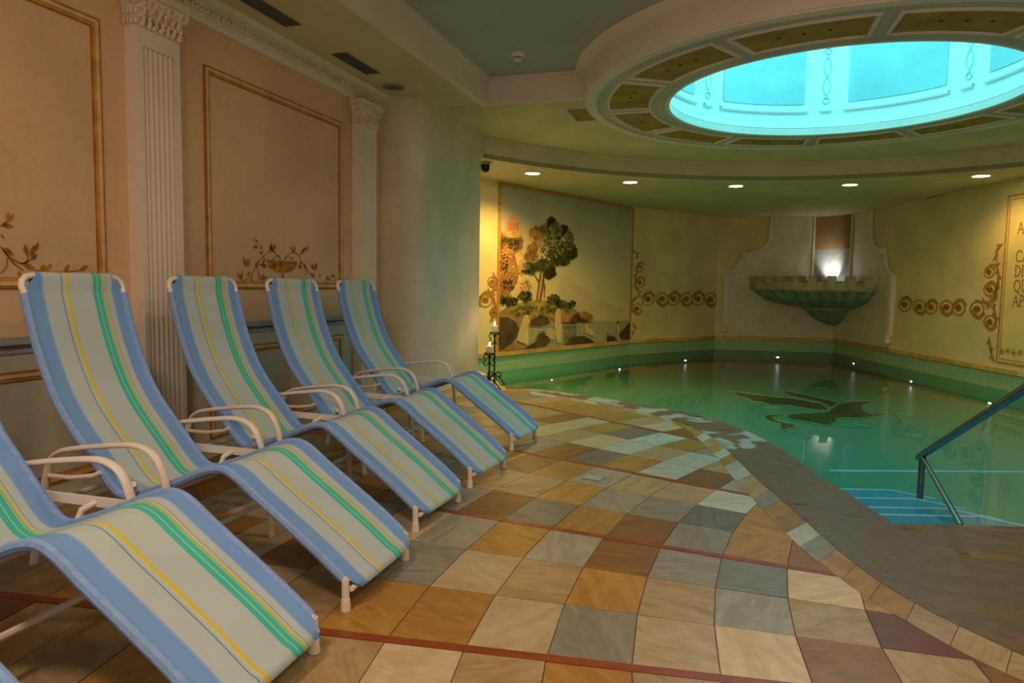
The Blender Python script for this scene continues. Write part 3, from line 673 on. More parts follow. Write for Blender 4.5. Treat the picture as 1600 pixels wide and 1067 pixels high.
# ---- inscription panel
ulp = WR.px(1577,307)[0]; zlo, zhi = WR.px(1557,565)[1], WR.px(1577,307)[1]
ins = thing('inscription_panel', 'painted inscription panel with serif capitals on right pool wall', 'wall panel', tuple(WR.p(ulp+.9, zlo, 0)))
mb = MB(); slab(mb, WR, rect(ulp, ulp+1.9, zlo, zhi), 0, .005); mb.build('panel_field', plaster('panel_plaster', (236,212,140)), ins)
mb = MB()
for k, d in ((0,.03),(.05,.012)):
    for p in (rect(ulp+k-d/2,ulp+k+d/2,zlo+k,zhi-k), rect(ulp+k,ulp+1.9-k,zlo+k-d/2,zlo+k+d/2), rect(ulp+k,ulp+1.9-k,zhi-k-d/2,zhi-k+d/2), rect(ulp+1.9-k-d/2,ulp+1.9-k+d/2,zlo+k,zhi-k)): slab(mb, WR, p, .004, .010)
mb.build('painted_frame', M['ochre'], ins)
arc_ = lambda cx, cz, rx, rz, a0, a1, n=12: [(cx+rx*math.cos(R(a0+(a1-a0)*i/n)), cz+rz*math.sin(R(a0+(a1-a0)*i/n))) for i in range(n+1)]
GL = {'A': [[(0,0),(.36,1)],[(.36,1),(.74,0)],[(.14,.36),(.6,.36)],[(-.07,0),(.1,0)],[(.62,0),(.86,0)]],
 'C': [arc_(.42,.5,.4,.5,45,315), [(.7,.72),(.7,.95)]], 'D': [[(.1,0),(.1,1)], arc_(.1,.5,.62,.5,90,-90), [(0,0),(.2,0)], [(0,1),(.2,1)]],
 'I': [[(.15,0),(.15,1)],[(.03,0),(.27,0)],[(.03,1),(.27,1)]], 'Q': [arc_(.42,.5,.4,.5,0,360,20), [(.45,.05),(.62,-.18),(.85,-.2)]],
 'U': [[(.1,1),(.1,.35)] + arc_(.4,.32,.3,.32,180,360,10)[1:] + [(.7,1)], [(0,1),(.22,1)], [(.6,1),(.82,1)]], 'P': [[(.1,0),(.1,1)], arc_(.1,.74,.48,.26,90,-90), [(0,0),(.24,0)], [(0,1),(.2,1)]]}
ADV = {'A':.84,'C':.9,'D':.84,'I':.4,'Q':.96,'U':.92,'P':.74}
for txt, x, y in (('A',1591,365),('CA',1588,409),('DI',1586,432),('QU',1584.5,455),('API',1583,478)):
    u, z = WR.px(x, y); h = .145
    for ch in txt:
        mb = MB()
        for k, s_ in enumerate(GL[ch]): ribbon(mb, WR, [(u+a*h*.95, z+b*h) for a, b in s_], h*(.13 if k < 2 and len(s_) > 0 and ch != 'A' else .1), .0075+.0004*k)
        mb.build('letter', M['ochre_dark'], ins, fix=False); u += ADV[ch]*h
mb = MB(); mc = MB()
for k in range(7): medal(mb, mc, WR, 1566+k*9.5, 548+k*1.3, 4.5, 1 if k % 2 else -1)
mb.build('painted_scroll', M['ochre'], ins, fix=False)['kind'] = 'stuff'; mc.build('scroll_rosette', M['ochre_dark'], ins, fix=False)['kind'] = 'stuff'

# ---- corner fountain
FC = Vector((P_C2[0], P_C2[1], 0)); angL = math.degrees(math.atan2(-WB.t.y, -WB.t.x)) % 360; angR = math.degrees(math.atan2(WR.t.y, WR.t.x)) % 360
fo = thing('wall_fountain', 'carved stone corner fountain with fluted bowl and marble backplates', 'fountain', (FC.x, FC.y, .2))
prof2 = [(0,.2),(2.25,.2),(2.25,1.5),(2.14,1.54),(2.05,1.64),(1.98,1.8),(1.96,1.93),(1.90,1.97),(1.70,1.99),(1.55,2.05),(1.44,2.16),(1.40,2.3),(1.38,2.735),(0,2.735)]
edge = prof2[1:-1]
for w, sgn, org in ((WB, -1, WB.len), (WR, 1, 0)):
    L = [(org+sgn*a, z) for a, z in prof2]
    mb = MB(); slab(mb, w, L, 0, .03); mb.build('marble_backplate', M['marble'], fo)
    mb = MB(); mb.tube([w.p(org+sgn*a, z, .035) for a, z in edge[1:]], .032, 8); mb.build('backplate_moulding', M['white'], fo, smooth='auto')
    mb = MB(); u_ = org+sgn*2.25; slab(mb, w, rect(u_-.05,u_+.05,.42,1.5), .0, .07); mb.build('side_bar', M['white'], fo)
    mb = MB(); p = w.p(u_, .33, .05); mb.ball(p, .06, .06, .075); mb.box(p.x-.05,p.x+.05,p.y-.05,p.y+.05,.40,.43); mb.build('finial', M['white'], fo, smooth='auto')
    mb = MB(); p = w.p(org+sgn*1.94, 1.95, .05)
    mb.ball(p, .075, .075, .075); mb.build('scroll_knob', M['white'], fo, smooth='auto')
# fluted bowl: quarter fan around the corner
NA = 110; bp = [(.0,.46),(.14,.49),(.32,.56),(.48,.66),(.58,.76),(.64,.84),(.74,.855),(1.0,.89),(1.25,.95),(1.42,1.02),(1.54,1.10),(1.62,1.20)]
mb = MB(); vs = []; fs = []
for i in range(NA+1):
    t = i/NA; a = R(angL+(angR-angL)*t); fl = abs(math.sin(t*math.pi*11))
    for k, (r_, z) in enumerate(bp):
        q = r_*(1+ (.09*fl-.05)*(1 if 5 < k else .4)); vs.append((FC.x+q*math.cos(a), FC.y+q*math.sin(a), z))
L_ = len(bp)
for i in range(NA):
    for k in range(L_-1): fs.append((i*L_+k, (i+1)*L_+k, (i+1)*L_+k+1, i*L_+k+1))
mb.add(vs, fs); mb.build('fluted_bowl', M['bowlstone'], fo, smooth=True)
mb = MB(); mb.lathe([(1.4,1.19),(1.70,1.19),(1.73,1.22),(1.73,1.36),(1.68,1.38),(1.45,1.38),(1.45,1.19)], FC, 30, angL, angR); rimo = mb.build('bowl_rim', M['rimstone'], fo, smooth='auto')
mb = MB(); mb.lathe([(.0,1.3),(1.46,1.3)], FC, 24, angL, angR); mb.build('basin_water', M['bowlstone'], fo)
for k in range(9):
    t = (k+.5)/9; a = angL+(angR-angL)*t; da = (angR-angL)/9*.23
    if k in (0, 8): da *= 1.7
    mb = MB(); mb.lathe([(1.46,1.37),(1.775,1.25),(1.775,1.485),(1.46,1.485),(1.46,1.37)], FC, 3, a-da, a+da)
    # close the ends
    vs = mb.v; Ln = 5; nn_ = len(vs)//Ln
    mb.f += [tuple(range(0, 4)), tuple(range((nn_-1)*Ln+3, (nn_-1)*Ln-1, -1))]
    mb.build('rim_block', M['rimstone'], fo)
mb = MB(); mb.lathe([(.62,.80),(.70,.82),(.70,.86),(.66,.88)], FC, 24, angL, angR); mb.build('bowl_collar', M['rimstone'], fo, smooth='auto')
# niche across the corner
nl = WB.p(WB.len-.52, 0, .034); nr = WR.p(.66, 0, .034)
def nichesheet(name, mat, z0, z1, depth, parent, top=False):
    mb = MB(); n = 12; vs = []; mid = (nl+nr)/2; to = (FC-mid).normalized()
    for i in range(n+1):
        t = i/n; p = nl.lerp(nr, t) + to*depth*math.sin(math.pi*t)
        vs += [(p.x, p.y, z0), (p.x, p.y, z1)]
    mb.add(vs, [(2*i, 2*i+2, 2*i+3, 2*i+1) for i in range(n)]); return mb.build(name, mat, parent, smooth=True, fix=False)
nichesheet('niche_metal', M['nsteel'], 1.3, 2.06, .04, fo)
nichesheet('niche_back', plain('niche_brown', (140,108,70), .7), 2.06, 2.735, .04, fo)
for p, w, s_ in ((nl, WB, -1), (nr, WR, 1)):
    MB().tube([p+w.n*.02+Vector((0,0,1.3)), p+w.n*.02+Vector((0,0,2.2)), p+w.n*.02+w.t*(-s_)*.0+Vector((0,0,2.73))], .025, 8).build('niche_jamb', M['marble'], fo, smooth='auto')
bis = ((nl+nr)/2 - FC).normalized()
fl_ = FC + bis*.62; 
fl = thing('fountain_uplight', 'small uplight behind the fountain rim lighting the metal niche', 'lamp', (fl_.x, fl_.y, 1.302))
mb = MB(); mb.lathe([(0,0),(.07,0),(.08,.05),(.06,.08),(.0,.08)], (fl_.x, fl_.y), 16, zoff=1.302); mb.build('housing', M['steel'], fl, smooth='auto')
mb = MB(); mb.lathe([(0,.086),(.05,.083)], (fl_.x, fl_.y), 16, zoff=1.302); mb.build('lens', emit('uplight_lens', (1,.97,.9), 30), fl)
lamp('uplight', 'SPOT', (fl_.x, fl_.y, 1.40), 48, (1,.96,.88), .03, tuple(-bis*.9+Vector((0,0,1))), 80, .9, fl)

# ================================================================== LEFT WALL
mb = MB(); mb.box(XW-.15, XW, NEAR_Y, 6.35, .86, Z_SOF+.3); wall_left = struct(mb.build('wall_left', M['wall']))
mb = MB(); mb.box(XW-.15, XW+.004, NEAR_Y, 6.3, 0, .86); mb.build('wainscot', M['wall_low'], wall_left)
mb = MB(); mb.box(XW, XW+.02, NEAR_Y, 6.2, 0, .06); struct(mb.build('baseboard_left', M['wall_low']))
def bar(name, y0, y1, z0, z1, x1, mat): return MB().box(XW, XW+x1, y0, y1, z0, z1).build(name, mat, wall_left)
for y0, y1 in ((NEAR_Y, 3.17), (3.53, 5.66), (5.95, 6.2)):
    bar('chair_rail', y0, y1, .868, .905, .022, M['railpaint']); bar('rail_line', y0, y1, .856, .868, .026, M['darkline']); bar('rail_base', y0, y1, .825, .856, .014, M['railpaint'])
def frame(y0, y1, z0, z1, wd=.05):
    for a, b, m_, o in ((0, .012, 'ochre_dark', .014), (.012, .030, 'ochre_light', .018), (.030, .046, 'ochre', .012), (.046, .052, 'ochre_dark', .008)):
        mb = MB()
        A = lambda y_0, y_1, z_0, z_1: mb.box(XW, XW+o, y_0, y_1, z_0, z_1)
        A(y0+a, y0+b, z0+a, z1-a); A(y1-b, y1-a, z0+a, z1-a); A(y0+b, y1-b, z0+a, z0+b); A(y0+b, y1-b, z1-b, z1-a)
        mb.build('panel_moulding', M[m_], wall_left)
frame(3.79, 5.47, 1.145, 2.60); frame(1.30, 3.01, 1.145, 2.60)
frame(3.79, 5.47, .125, .735); frame(1.30, 3.01, .125, .735)
# painted urn and leaf sprays
def wl(L, ox, oy, k): return [WL.px(ox+a/k, oy+b/k) for a, b in L]
k8 = 8.889
urn = MB(); 
bowl = wl([(455,425),(880,445)], 365, 360, k8); (ua, za), (ub, zb2) = bowl
cxu = (ua+ub)/2; rr_ = (ub-ua)/2; zt2 = (za+zb2)/2; zbm = WL.px(365+680/k8, 360+588/k8)[1]
flat(urn, WL, [(cxu+rr_*math.cos(R(180+180*i/16)), zt2+(zt2-zbm)*math.sin(R(180+180*i/16))) for i in range(17)], .004)
flat(urn, WL, rect(cxu-.012, cxu+.012, zbm-.07, zbm), .004); flat(urn, WL, [(cxu-.06,zbm-.10),(cxu+.06,zbm-.10),(cxu+.015,zbm-.06),(cxu-.015,zbm-.06)], .005)
urn.build('painted_urn', M['leaf'], wall_left, fix=False)
urn2 = MB(); flat(urn2, WL, rect(cxu-rr_, cxu+rr_, zt2-.008, zt2+.008), .006); urn2.build('painted_urn_rim', M['ochre_dark'], wall_left, fix=False)
leaves2 = [(280,170,285,100),(310,180,320,115),(340,230,260,228),(395,265,365,190),(345,330,415,285),(505,290,520,170),(530,300,575,190),(520,260,480,280),(540,300,500,210),(160,500,135,370),(175,510,185,390),(200,500,212,390),(300,500,350,425),(400,480,430,370),(420,490,360,465),(400,530,430,460),(410,470,460,520),(90,680,45,575),(100,690,110,565),(165,630,225,575),(235,735,255,640),(380,670,420,600),(400,680,470,640),(440,715,520,710),(400,735,380,690),(840,300,845,195),(820,290,780,215),(850,310,800,280),(930,340,970,250),(950,300,1000,230),(1000,290,1035,210),(920,520,930,420),(940,530,890,490),(960,500,970,480),(990,540,985,460),(1090,540,1085,460),(1110,555,1115,460),(1130,560,1150,440),(1130,650,1060,590),(1180,650,1210,600),(1290,680,1300,620),(1350,645,1400,610),(1340,705,1310,680),(1390,690,1430,680),(1250,770,1290,745),(530,415,570,365),(590,385,600,340),(640,400,625,350),(700,410,740,345),(780,380,760,350),(820,415,790,370)]
lf = MB()
def leafpx(mb, ox, oy, k, L, ratio=.42):
    for a, b, c, d in L:
        p, q = WL.px(ox+a/k, oy+b/k), WL.px(ox+c/k, oy+d/k); leafshape(mb, WL, p, q, math.hypot(q[0]-p[0], q[1]-p[1])*ratio, .005)
leafpx(lf, 365, 360, k8, leaves2)
def stems(mb, ox, oy, k, LL):
    for L in LL: ribbon(mb, WL, [(p.x, p.y) for p in catmull([(*WL.px(ox+a/k, oy+b/k), 0) for a, b in L], 5)], (.0075), .0045, True, .6)
stems(lf, 365, 360, k8, [[(100,720),(220,640),(300,520),(360,470)],[(330,540),(300,470),(420,350),(470,300),(560,300),(600,370)],[(660,410),(620,350),(590,340)],[(340,520),(350,640),(390,680)],[(700,410),(760,330),(830,310),(900,340),(930,420),(1000,510),(1050,590),(1110,660)],[(990,640),(1000,540),(970,460)],[(1250,760),(1290,690),(1350,650),(1430,640)]])
lf.build('painted_leaves', M['leaf'], wall_left, fix=False)
lf = MB(); k7 = 7.111
leafpx(lf, 0, 320, k7, [(70,180,88,80),(108,175,140,95),(20,225,150,245),(0,325,42,375),(40,475,150,565),(300,570,270,430),(340,585,365,450),(375,520,420,415),(345,610,410,545),(255,660,390,715),(215,800,205,730),(445,735,490,655),(470,740,570,660),(710,740,765,660),(880,725,980,675)])
stems(lf, 0, 320, k7, [[(0,240),(50,200),(115,172)],[(0,460),(60,540),(150,610),(230,650),(290,640),(340,600)],[(20,480),(120,620),(250,730)],[(240,655),(290,630),(310,570)],[(0,760),(60,690),(75,580)],[(380,720),(500,740),(650,750),(800,735),(920,725)]])
# mirror about the panel centre for the other half of the spray, plus its urn
pc = (1.30+3.01)/2
mir = MB(); mir.v = [(x, 2*pc-y, z) for x, y, z in lf.v]; mir.f = lf.f
lf.add(mir.v, mir.f); lf.build('painted_leaves', M['leaf'], wall_left, fix=False)
urn = MB(); flat(urn, WL, [(pc+rr_*math.cos(R(180+180*i/16)), zt2+(zt2-zbm)*math.sin(R(180+180*i/16))) for i in range(17)], .004); flat(urn, WL, rect(pc-.012, pc+.012, zbm-.1, zbm), .004); urn.build('painted_urn', M['leaf'], wall_left, fix=False)

# pilasters
def pilaster(name, y0, y1):
    t = struct(empty(name, (XW+.05, (y0+y1)/2, 0))); x1 = XW+.10; w = y1-y0
    MB().box(XW, x1-.018, y0, y1, 0, 2.62).build('shaft', M['white'], t)
    nf = 7; e = .035; ws = (w-2*e)/(nf-.5)
    mb = MB(); mb.box(x1-.018, x1, y0, y0+e, .12, 2.52); mb.box(x1-.018, x1, y1-e, y1, .12, 2.52); mb.box(x1-.018, x1, y0, y1, 2.52, 2.62); mb.build('shaft_border', M['white'], t)
    for k in range(nf-1):
        yy = y0+e+ws*(k+.75)
        mb = MB(); mb.tube([(x1-.016, yy, .12), (x1-.016, yy, 2.52)], ws*.30, 10); mb.build('flute', M['white'], t, smooth='auto')
    MB().box(XW, x1+.02, y0-.02, y1+.02, 0, .12).build('base', M['white'], t)
    # capital: abacus, volutes and acanthus lumps
    cp = MB().box(XW, x1+.035, y0-.045, y1+.045, 2.80, 2.845).build('capital', M['stucco'], t)
    mb = MB(); mb.hexa([(XW,y0,2.62),(x1,y0,2.62),(x1,y1,2.62),(XW,y1,2.62),(XW,y0-.02,2.8),(x1+.02,y0-.02,2.8),(x1+.02,y1+.02,2.8),(XW,y1+.02,2.8)]); mb.build('capital_bell', M['stucco'], t)
    for s_ in (0, 1):
        yy = y0-.025 if s_ == 0 else y1+.025; mb = MB(); mb.tube([(x1+.012+.0*i, yy+.04*(1-.07*i)*math.cos(i*.7), 2.765+.04*(1-.07*i)*math.sin(i*.7)) for i in range(13)], .013, 6); mb.build('volute', M['stucco'], t, smooth=True)
    ac = MB(); rg = random.Random(3)
    for row, zz in ((0, 2.645), (1, 2.695), (2, 2.745)):
        n = 7 - row % 2
        for k in range(n):
            yy = y0 + (y1-y0)*(k+.5)/n
            for q in range(3): ac.ball((x1+.012+.006*q, yy+rg.uniform(-.008,.008), zz+.018*q-.01), .015, .018-.003*q, .016, 6, 4)
    for k in range(4):
        xx = XW+.015+.028*k
        for zz in (2.65, 2.70, 2.75): ac.ball((xx, y0-.012, zz), .013, .014, .02, 6, 4); ac.ball((xx, y1+.012, zz), .013, .014, .02, 6, 4)
    a = ac.build('acanthus_relief', M['stucco'], t, smooth=True); a['kind'] = 'stuff'
pilaster('trim_1', 3.18, 3.49); pilaster('trim_2', 5.65, 5.92)
# cornice
def cornice_run(y0, y1):
    prof = [(0,2.845),(.03,2.845),(.035,2.875),(.055,2.885),(.065,2.955),(.10,2.965),(.115,3.0),(0,3.0)]
    mb = MB(); n = len(prof); vs = [(XW+a, y0, z) for a, z in prof] + [(XW+a, y1, z) for a, z in prof]
    mb.add(vs, [(i, (i+1)%n, n+(i+1)%n, n+i) for i in range(n)] + [tuple(range(n)), tuple(range(2*n-1, n-1, -1))])
    return struct(mb.build('trim_3', M['white']))
co = cornice_run(NEAR_Y, 6.19)
rl = MB(); rg = random.Random(9); y = 1.8
while y < 6.15:
    rl.ball((XW+.066, y, 2.918), .012, .017, .024, 6, 4); rl.ball((XW+.07, y+.022, 2.905), .01, .012, .013, 5, 3); rl.ball((XW+.07, y+.022, 2.934), .01, .011, .012, 5, 3); y += .046
a = rl.build('cornice_relief', M['stucco'], co, smooth=True); a['kind'] = 'stuff'

# pier wall with the rounded corner
path = [(-3.5,6.19),(-3.20,6.19),(-3.10,6.195),(-3.03,6.225),(-2.975,6.28),(-2.948,6.35),(-2.94,6.45),(-2.93,7.0),(-2.94,7.9)]
pth = smooth2(path, 4)
mb = MB(); mb.prism(pth + [(-3.9,7.9),(-3.9,6.19)], 0, Z_SOF+.02); o = struct(mb.build('wall_pier', M['pier'], smooth='auto'))
mb = MB(); off = [(x+.014 if i > 10 else x, y-.014 if i < 14 else y) for i, (x, y) in enumerate(pth)]; mb.prism(off + [(-3.9,7.914),(-3.9,6.19)], 0, .07); struct(mb.build('baseboard_pier', M['coping']))

# ================================================================== CEILINGS
DC = DRUM_C; DRo = 2.36; YB = 6.66; dxb = math.sqrt(DRo**2-(DC[1]-YB)**2); XL = -2.42
ARC = [(-3.0,8.0),(-2.52,8.72),(-1.93,9.38),(-1.47,9.76),(-.8,10.15),(-.11,10.42),(.5,10.55),(1.07,10.6),(1.75,10.55),(2.36,10.42),(3.28,9.96),(4.0,9.3),(4.6,8.3),(4.95,7.2)]
ARCs = smooth2(ARC, 3)
def circ(r_, a0, a1, n): return [(DC[0]+r_*math.cos(R(a0+(a1-a0)*i/n)), DC[1]+r_*math.sin(R(a0+(a1-a0)*i/n))) for i in range(n+1)]
aw = math.degrees(math.atan2(YB-DC[1], -dxb)) % 360      # ~193 deg
ae = math.degrees(math.atan2(YB-DC[1], dxb))             # ~-13 deg
soff = [(-3.9,YB),(DC[0]-dxb,YB)] + circ(DRo, aw, ae, 48)[1:-1] + [(DC[0]+dxb,YB),(5.6,YB),(5.6,7.2)] + ARCs[::-1] + [(-3.9,8.0)]
mb = MB(); mb.prism(soff, Z_SOF, Z_SOF+.08); ceil = struct(mb.build('ceiling', M['ceil']))
MB().box(XW-.15, XL, NEAR_Y, YB+.01, Z_SOF, Z_SOF+.08).build('left_soffit', M['ceil'], ceil)
blue = [(XL,NEAR_Y),(5.6,NEAR_Y),(5.6,YB),(DC[0]+dxb,YB)] + circ(DRo-.02, ae, aw-360, 48) + [(DC[0]-dxb,YB),(XL,YB)]
mb = MB(); mb.prism(blue, Z_BLUE, Z_BLUE+.08); mb.build('blue_ceiling', M['ceil_blue'], ceil)
# step faces of the recess with small mouldings
MB().box(XL-.05, XL+.006, NEAR_Y, YB, Z_SOF-.004, Z_BLUE+.02).build('recess_side', M['white'], ceil)
MB().box(XL-.05, DC[0]-dxb+.04, YB-.006, YB+.05, Z_SOF-.004, Z_BLUE+.02).build('recess_end', M['white'], ceil)
MB().box(DC[0]+dxb-.04, 5.6, YB-.006, YB+.05, Z_SOF-.004, Z_BLUE+.02).build('recess_end', M['white'], ceil)
for z0, z1, d in ((3.17,3.19,.012),(3.19,3.215,.03),(3.215,Z_BLUE,.05)):
    MB().box(XL, XL+d, NEAR_Y, YB-d, z0, z1).build('recess_moulding', M['white'], ceil)
    MB().box(XL, DC[0]-dxb+.03, YB-d, YB, z0, z1).build('recess_moulding', M['white'], ceil)
MB().box(XL-.06, XL+.012, NEAR_Y, YB+.012, Z_SOF-.012, Z_SOF+.015).build('recess_lip', M['white'], ceil)
# low ceiling over the pool edge, with the curved fascia
low = ARCs + [(5.6,7.2),(5.6,6.6),P_C5,P_C4,P_C2,P_C1,P_MR,P_ML,P_W0,(-4.2,8.0)]
low = ARCs + [(5.4,7.0),(3.85,10.8),(2.2,16.15),(-.5,15.75),(-2.1,13.5),(-3.6,9.9),(-4.1,8.8),(-4.2,8.0)]
mb = MB(); mb.prism(low, Z_LOW, Z_LOW+.06); mb.build('low_ceiling', M['ceil'], ceil)
mb = MB(); n = len(ARCs); mb.add([(x, y, Z_LOW) for x, y in ARCs] + [(x, y, Z_SOF+.03) for x, y in ARCs], [(i, i+1, n+i+1, n+i) for i in range(n-1)]); mb.build('curved_fascia', M['ceil'], ceil, smooth=True, fix=False)
mb = MB(); mb.tube([(x, y, Z_SOF-.008) for x, y in ARCs], .014, 6); mb.build('fascia_bead', M['ceil'], ceil, smooth=True)
MB().box(-3.95, -2.95, 7.9, 8.02, Z_LOW, Z_SOF).build('fascia_return', M['ceil'], ceil)

# drum ring
drum = struct(empty('ceiling_drum', (DC[0], DC[1], Z_SOF)))
mb = MB(); mb.lathe([(DRo-.06,2.985),(DRo-.01,2.985),(DRo,3.0),(DRo,3.165),(DRo+.012,3.17),(DRo+.012,3.19),(DRo+.035,3.2),(DRo+.05,3.22),(DRo+.09,3.25)], DC, 96); mb.build('drum_side', M['white'], drum, smooth='auto')
mb = MB(); mb.lathe([(1.55,3.06),(1.55,2.985),(1.58,2.975),(1.62,2.985),(DRo-.06,2.985)], DC, 96); mb.build('ring_soffit', M['drum_blue'], drum, smooth='auto')
mb = MB(); mb.lathe([(DRo-.12,2.985),(DRo-.12,2.972),(DRo-.07,2.965),(DRo-.03,2.972),(DRo-.02,2.985)], DC, 96); mb.build('ring_moulding', M['white'], drum, smooth='auto')
mb = MB(); mb.lathe([(1.55,3.06),(1.535,3.055),(1.535,2.98),(1.56,2.97),(1.58,2.978)], DC, 96); mb.build('opening_lip', M['white'], drum, smooth='auto')
mb = MB(); mb.lathe([(1.535,3.06),(1.62,3.06),(1.62,4.3)], DC, 84); mb.build('drum_inner_wall', M['sky_white'], drum, smooth='auto')
mb = MB(); mb.lathe([(0,4.3),(1.62,4.3)], DC, 64); mb.build('drum_top', M['sky_white'], drum)
for k in range(12):
    a = 30*k+1; mb = MB(); mb.lathe([(1.73,2.983),(2.11,2.983),(2.11,2.98),(1.73,2.98),(1.73,2.983)], DC, 8, a+2.6, a+27.4); g = mb.build('ring_panel', M['gold_panel'], drum)
    mb = MB(); arc = lambda r_, a0, a1, n=10: [(DC[0]+r_*math.cos(R(a0+(a1-a0)*i/n)), DC[1]+r_*math.sin(R(a0+(a1-a0)*i/n)), 2.982) for i in range(n+1)]
    mb.tube(arc(1.72, a+2, a+28)+arc(2.12, a+28.2, a+1.8), .017, 6, closed=True); mb.build('panel_moulding', M['white'], drum)
    mb = MB()
    for q in (-5, 0, 5):
        c = (DC[0]+1.92*math.cos(R(a+15+q)), DC[1]+1.92*math.sin(R(a+15+q))); mb.lathe([(0,2.976),(.014,2.976),(.014,2.98)], c, 8)
    o = mb.build('spot_hole', M['vent_dark'], g); o.location = (0, 0, 0)
# painted panels inside the drum
for k in range(7):
    a = 62 + 360/7*k; RW = 1.615
    mb = MB(); mb.lathe([(RW,3.34),(RW-.006,3.34),(RW-.006,4.28),(RW,4.28)], DC, 12, a-17.5, a+17.5); mb.build('inner_panel', M['sky_panel'], drum, smooth='auto')
    mb = MB(); mb.lathe([(RW,3.24),(RW-.03,3.25),(RW-.035,3.275),(RW-.015,3.29),(RW,3.29)], DC, 12, a-19, a+19); mb.build('panel_sill', M['sky_white'], drum, smooth='auto')
    b = a + 180/7
    mb = MB(); mb.lathe([(RW,3.24),(RW-.03,3.25),(RW-.035,3.275),(RW-.015,3.29),(RW,3.29)], DC, 4, b-2.3, b+2.3); mb.build('ornament_sill', M['sky_white'], drum, smooth='auto')
    mb = MB(); pt_ = lambda da, z: (DC[0]+(RW-.004)*math.cos(R(b+da)), DC[1]+(RW-.004)*math.sin(R(b+da)), z)
    for s_ in (-1, 1): mb.tube([pt_(s_*1.35*math.sin((z-3.42)*math.pi/.22), z) for z in [3.42+.011*i for i in range(41)]], .005, 4)
    for z in (3.37, 3.92): mb.tube([pt_(1.1*math.cos(t*.628), z+.035*math.sin(t*.628)) for t in range(10)], .006, 4, closed=True)
    mb.build('twist_ornament', M['sky_panel'], drum)

# ================================================================== CEILING FITTINGS
# downlights
sp = [(832,270),(985,284),(1150,290),(1328,288),(1533,274)]
pl = [gz(x, y, Z_LOW) for x, y in sp]
whe = ['nearest the mural cliff', 'beside the mural sky end', 'above the scroll frieze', 'before the corner fountain', 'beside the inscription panel']
for extra in ((4.2, 9.5),): pl.append(Vector((extra[0], extra[1], Z_LOW)))
for k, p in enumerate(pl):
    lab = 'lit round recessed downlight in low pool ceiling ' + (whe[k] if k < 5 else 'past the inscription panel')
    t = thing('downlight', lab, 'downlight', (p.x, p.y, Z_LOW), 'downlights around the pool')
    mb = MB(); mb.lathe([(.098,-.001),(.13,-.001),(.128,-.012),(.10,-.012),(.098,-.001)], (p.x, p.y), 24, zoff=Z_LOW); mb.build('trim_ring', M['white'], t, smooth='auto')
    mb = MB(); mb.lathe([(0,-.008),(.099,-.006)], (p.x, p.y), 24, zoff=Z_LOW); mb.build('glass', M['lamp_on'], t)
    wallp = min(((w.a + w.t*max(0, min(w.len, (p-w.a).dot(w.t)))) for w in (WM, WF, WB, WR)), key=lambda q: (Vector((q.x, q.y))-Vector((p.x, p.y))).length)
    lamp('downlight_beam', 'SPOT', (p.x, p.y, Z_LOW-.02), (190, 56, 17, 15, 46, 62)[k], WARM, .09, (0, 0, -1), 150, .7, t)
# added lamps in the blue ceiling, out of view, lighting the left wall
for k, (x, y, e, lab) in enumerate([(-1.3, .2, 34, 'round ceiling lamp in blue recess near the left soffit'), (1.4, 1.2, 26, 'round ceiling lamp in blue recess above the brown rim'), (-.2, 2.9, 12, 'round ceiling lamp in the middle of blue recess')]):
    t = thing('added_lamp', lab, 'ceiling lamp', (x, y, Z_BLUE))
    mb = MB(); mb.lathe([(.2,0),(.22,-.01),(.21,-.03),(.19,-.03),(.2,0)], (x, y), 28, zoff=Z_BLUE); mb.build('ring', M['white'], t, smooth='auto')
    mb = MB(); mb.lathe([(0,-.02),(.195,-.018)], (x, y), 28, zoff=Z_BLUE); mb.build('diffuser', emit('added_lamp_diffuser', ROOM, 4), t)
    lamp('added_lamp_light', 'AREA', (x, y, Z_BLUE-.05), e, ROOM, .5, parent=t)
# air vents
def vent(x0, x1, y0, y1, z, label, nsl):
    t = thing('air_vent', label, 'air vent', ((x0+x1)/2, (y0+y1)/2, z))
    mb = MB()
    for r_ in ((x0-.012,x0,y0-.03,y1+.03),(x1,x1+.012,y0-.03,y1+.03),(x0,x1,y0-.03,y0),(x0,x1,y1,y1+.03)): mb.box(*r_, z-.006, z)
    mb.build('frame', M['ceil'], t); MB().box(x0, x1, y0, y1, z-.002, z).build('duct', M['vent_dark'], t)
    for k in range(nsl):
        xx = x0+(x1-x0)*(k+.5)/nsl; mb = MB(); mb.hexa([(xx-.004,y0,z-.003),(xx+.004,y0,z-.003),(xx+.004,y1,z-.003),(xx-.004,y1,z-.003),(xx+.004,y0,z-.012),(xx+.008,y0,z-.012),(xx+.008,y1,z-.012),(xx+.004,y1,z-.012)]); mb.build('slat', M['vent'], t)
vent(-3.10, -2.95, 3.55, 4.32, Z_SOF, 'dark slatted air vent in left soffit between the two wall panels', 5)
vent(-3.105, -2.955, 4.90, 5.46, Z_SOF, 'dark slatted air vent in left soffit beside the round speaker', 5)
a, b = gz(1452,309,Z_LOW), gz(1500,300,Z_LOW)
t = thing('slot_vent', 'narrow dark slot vent in low ceiling by right pool wall', 'air vent', tuple((a+b)/2))
dv = (b-a).normalized(); nv = Vector((-dv.y, dv.x, 0))
mb = MB(); mb.prism([tuple((p+nv*s_)[:2]) for p, s_ in ((a,-.05),(b,-.05),(b,.05),(a,.05))], Z_LOW-.004, Z_LOW); mb.build('frame', M['grey'], t)
mb = MB(); mb.prism([tuple((p+nv*s_)[:2]) for p, s_ in ((a,-.04),(b,-.04),(b,.04),(a,.04))], Z_LOW-.007, Z_LOW-.003); mb.build('slot', M['vent_dark'], t)
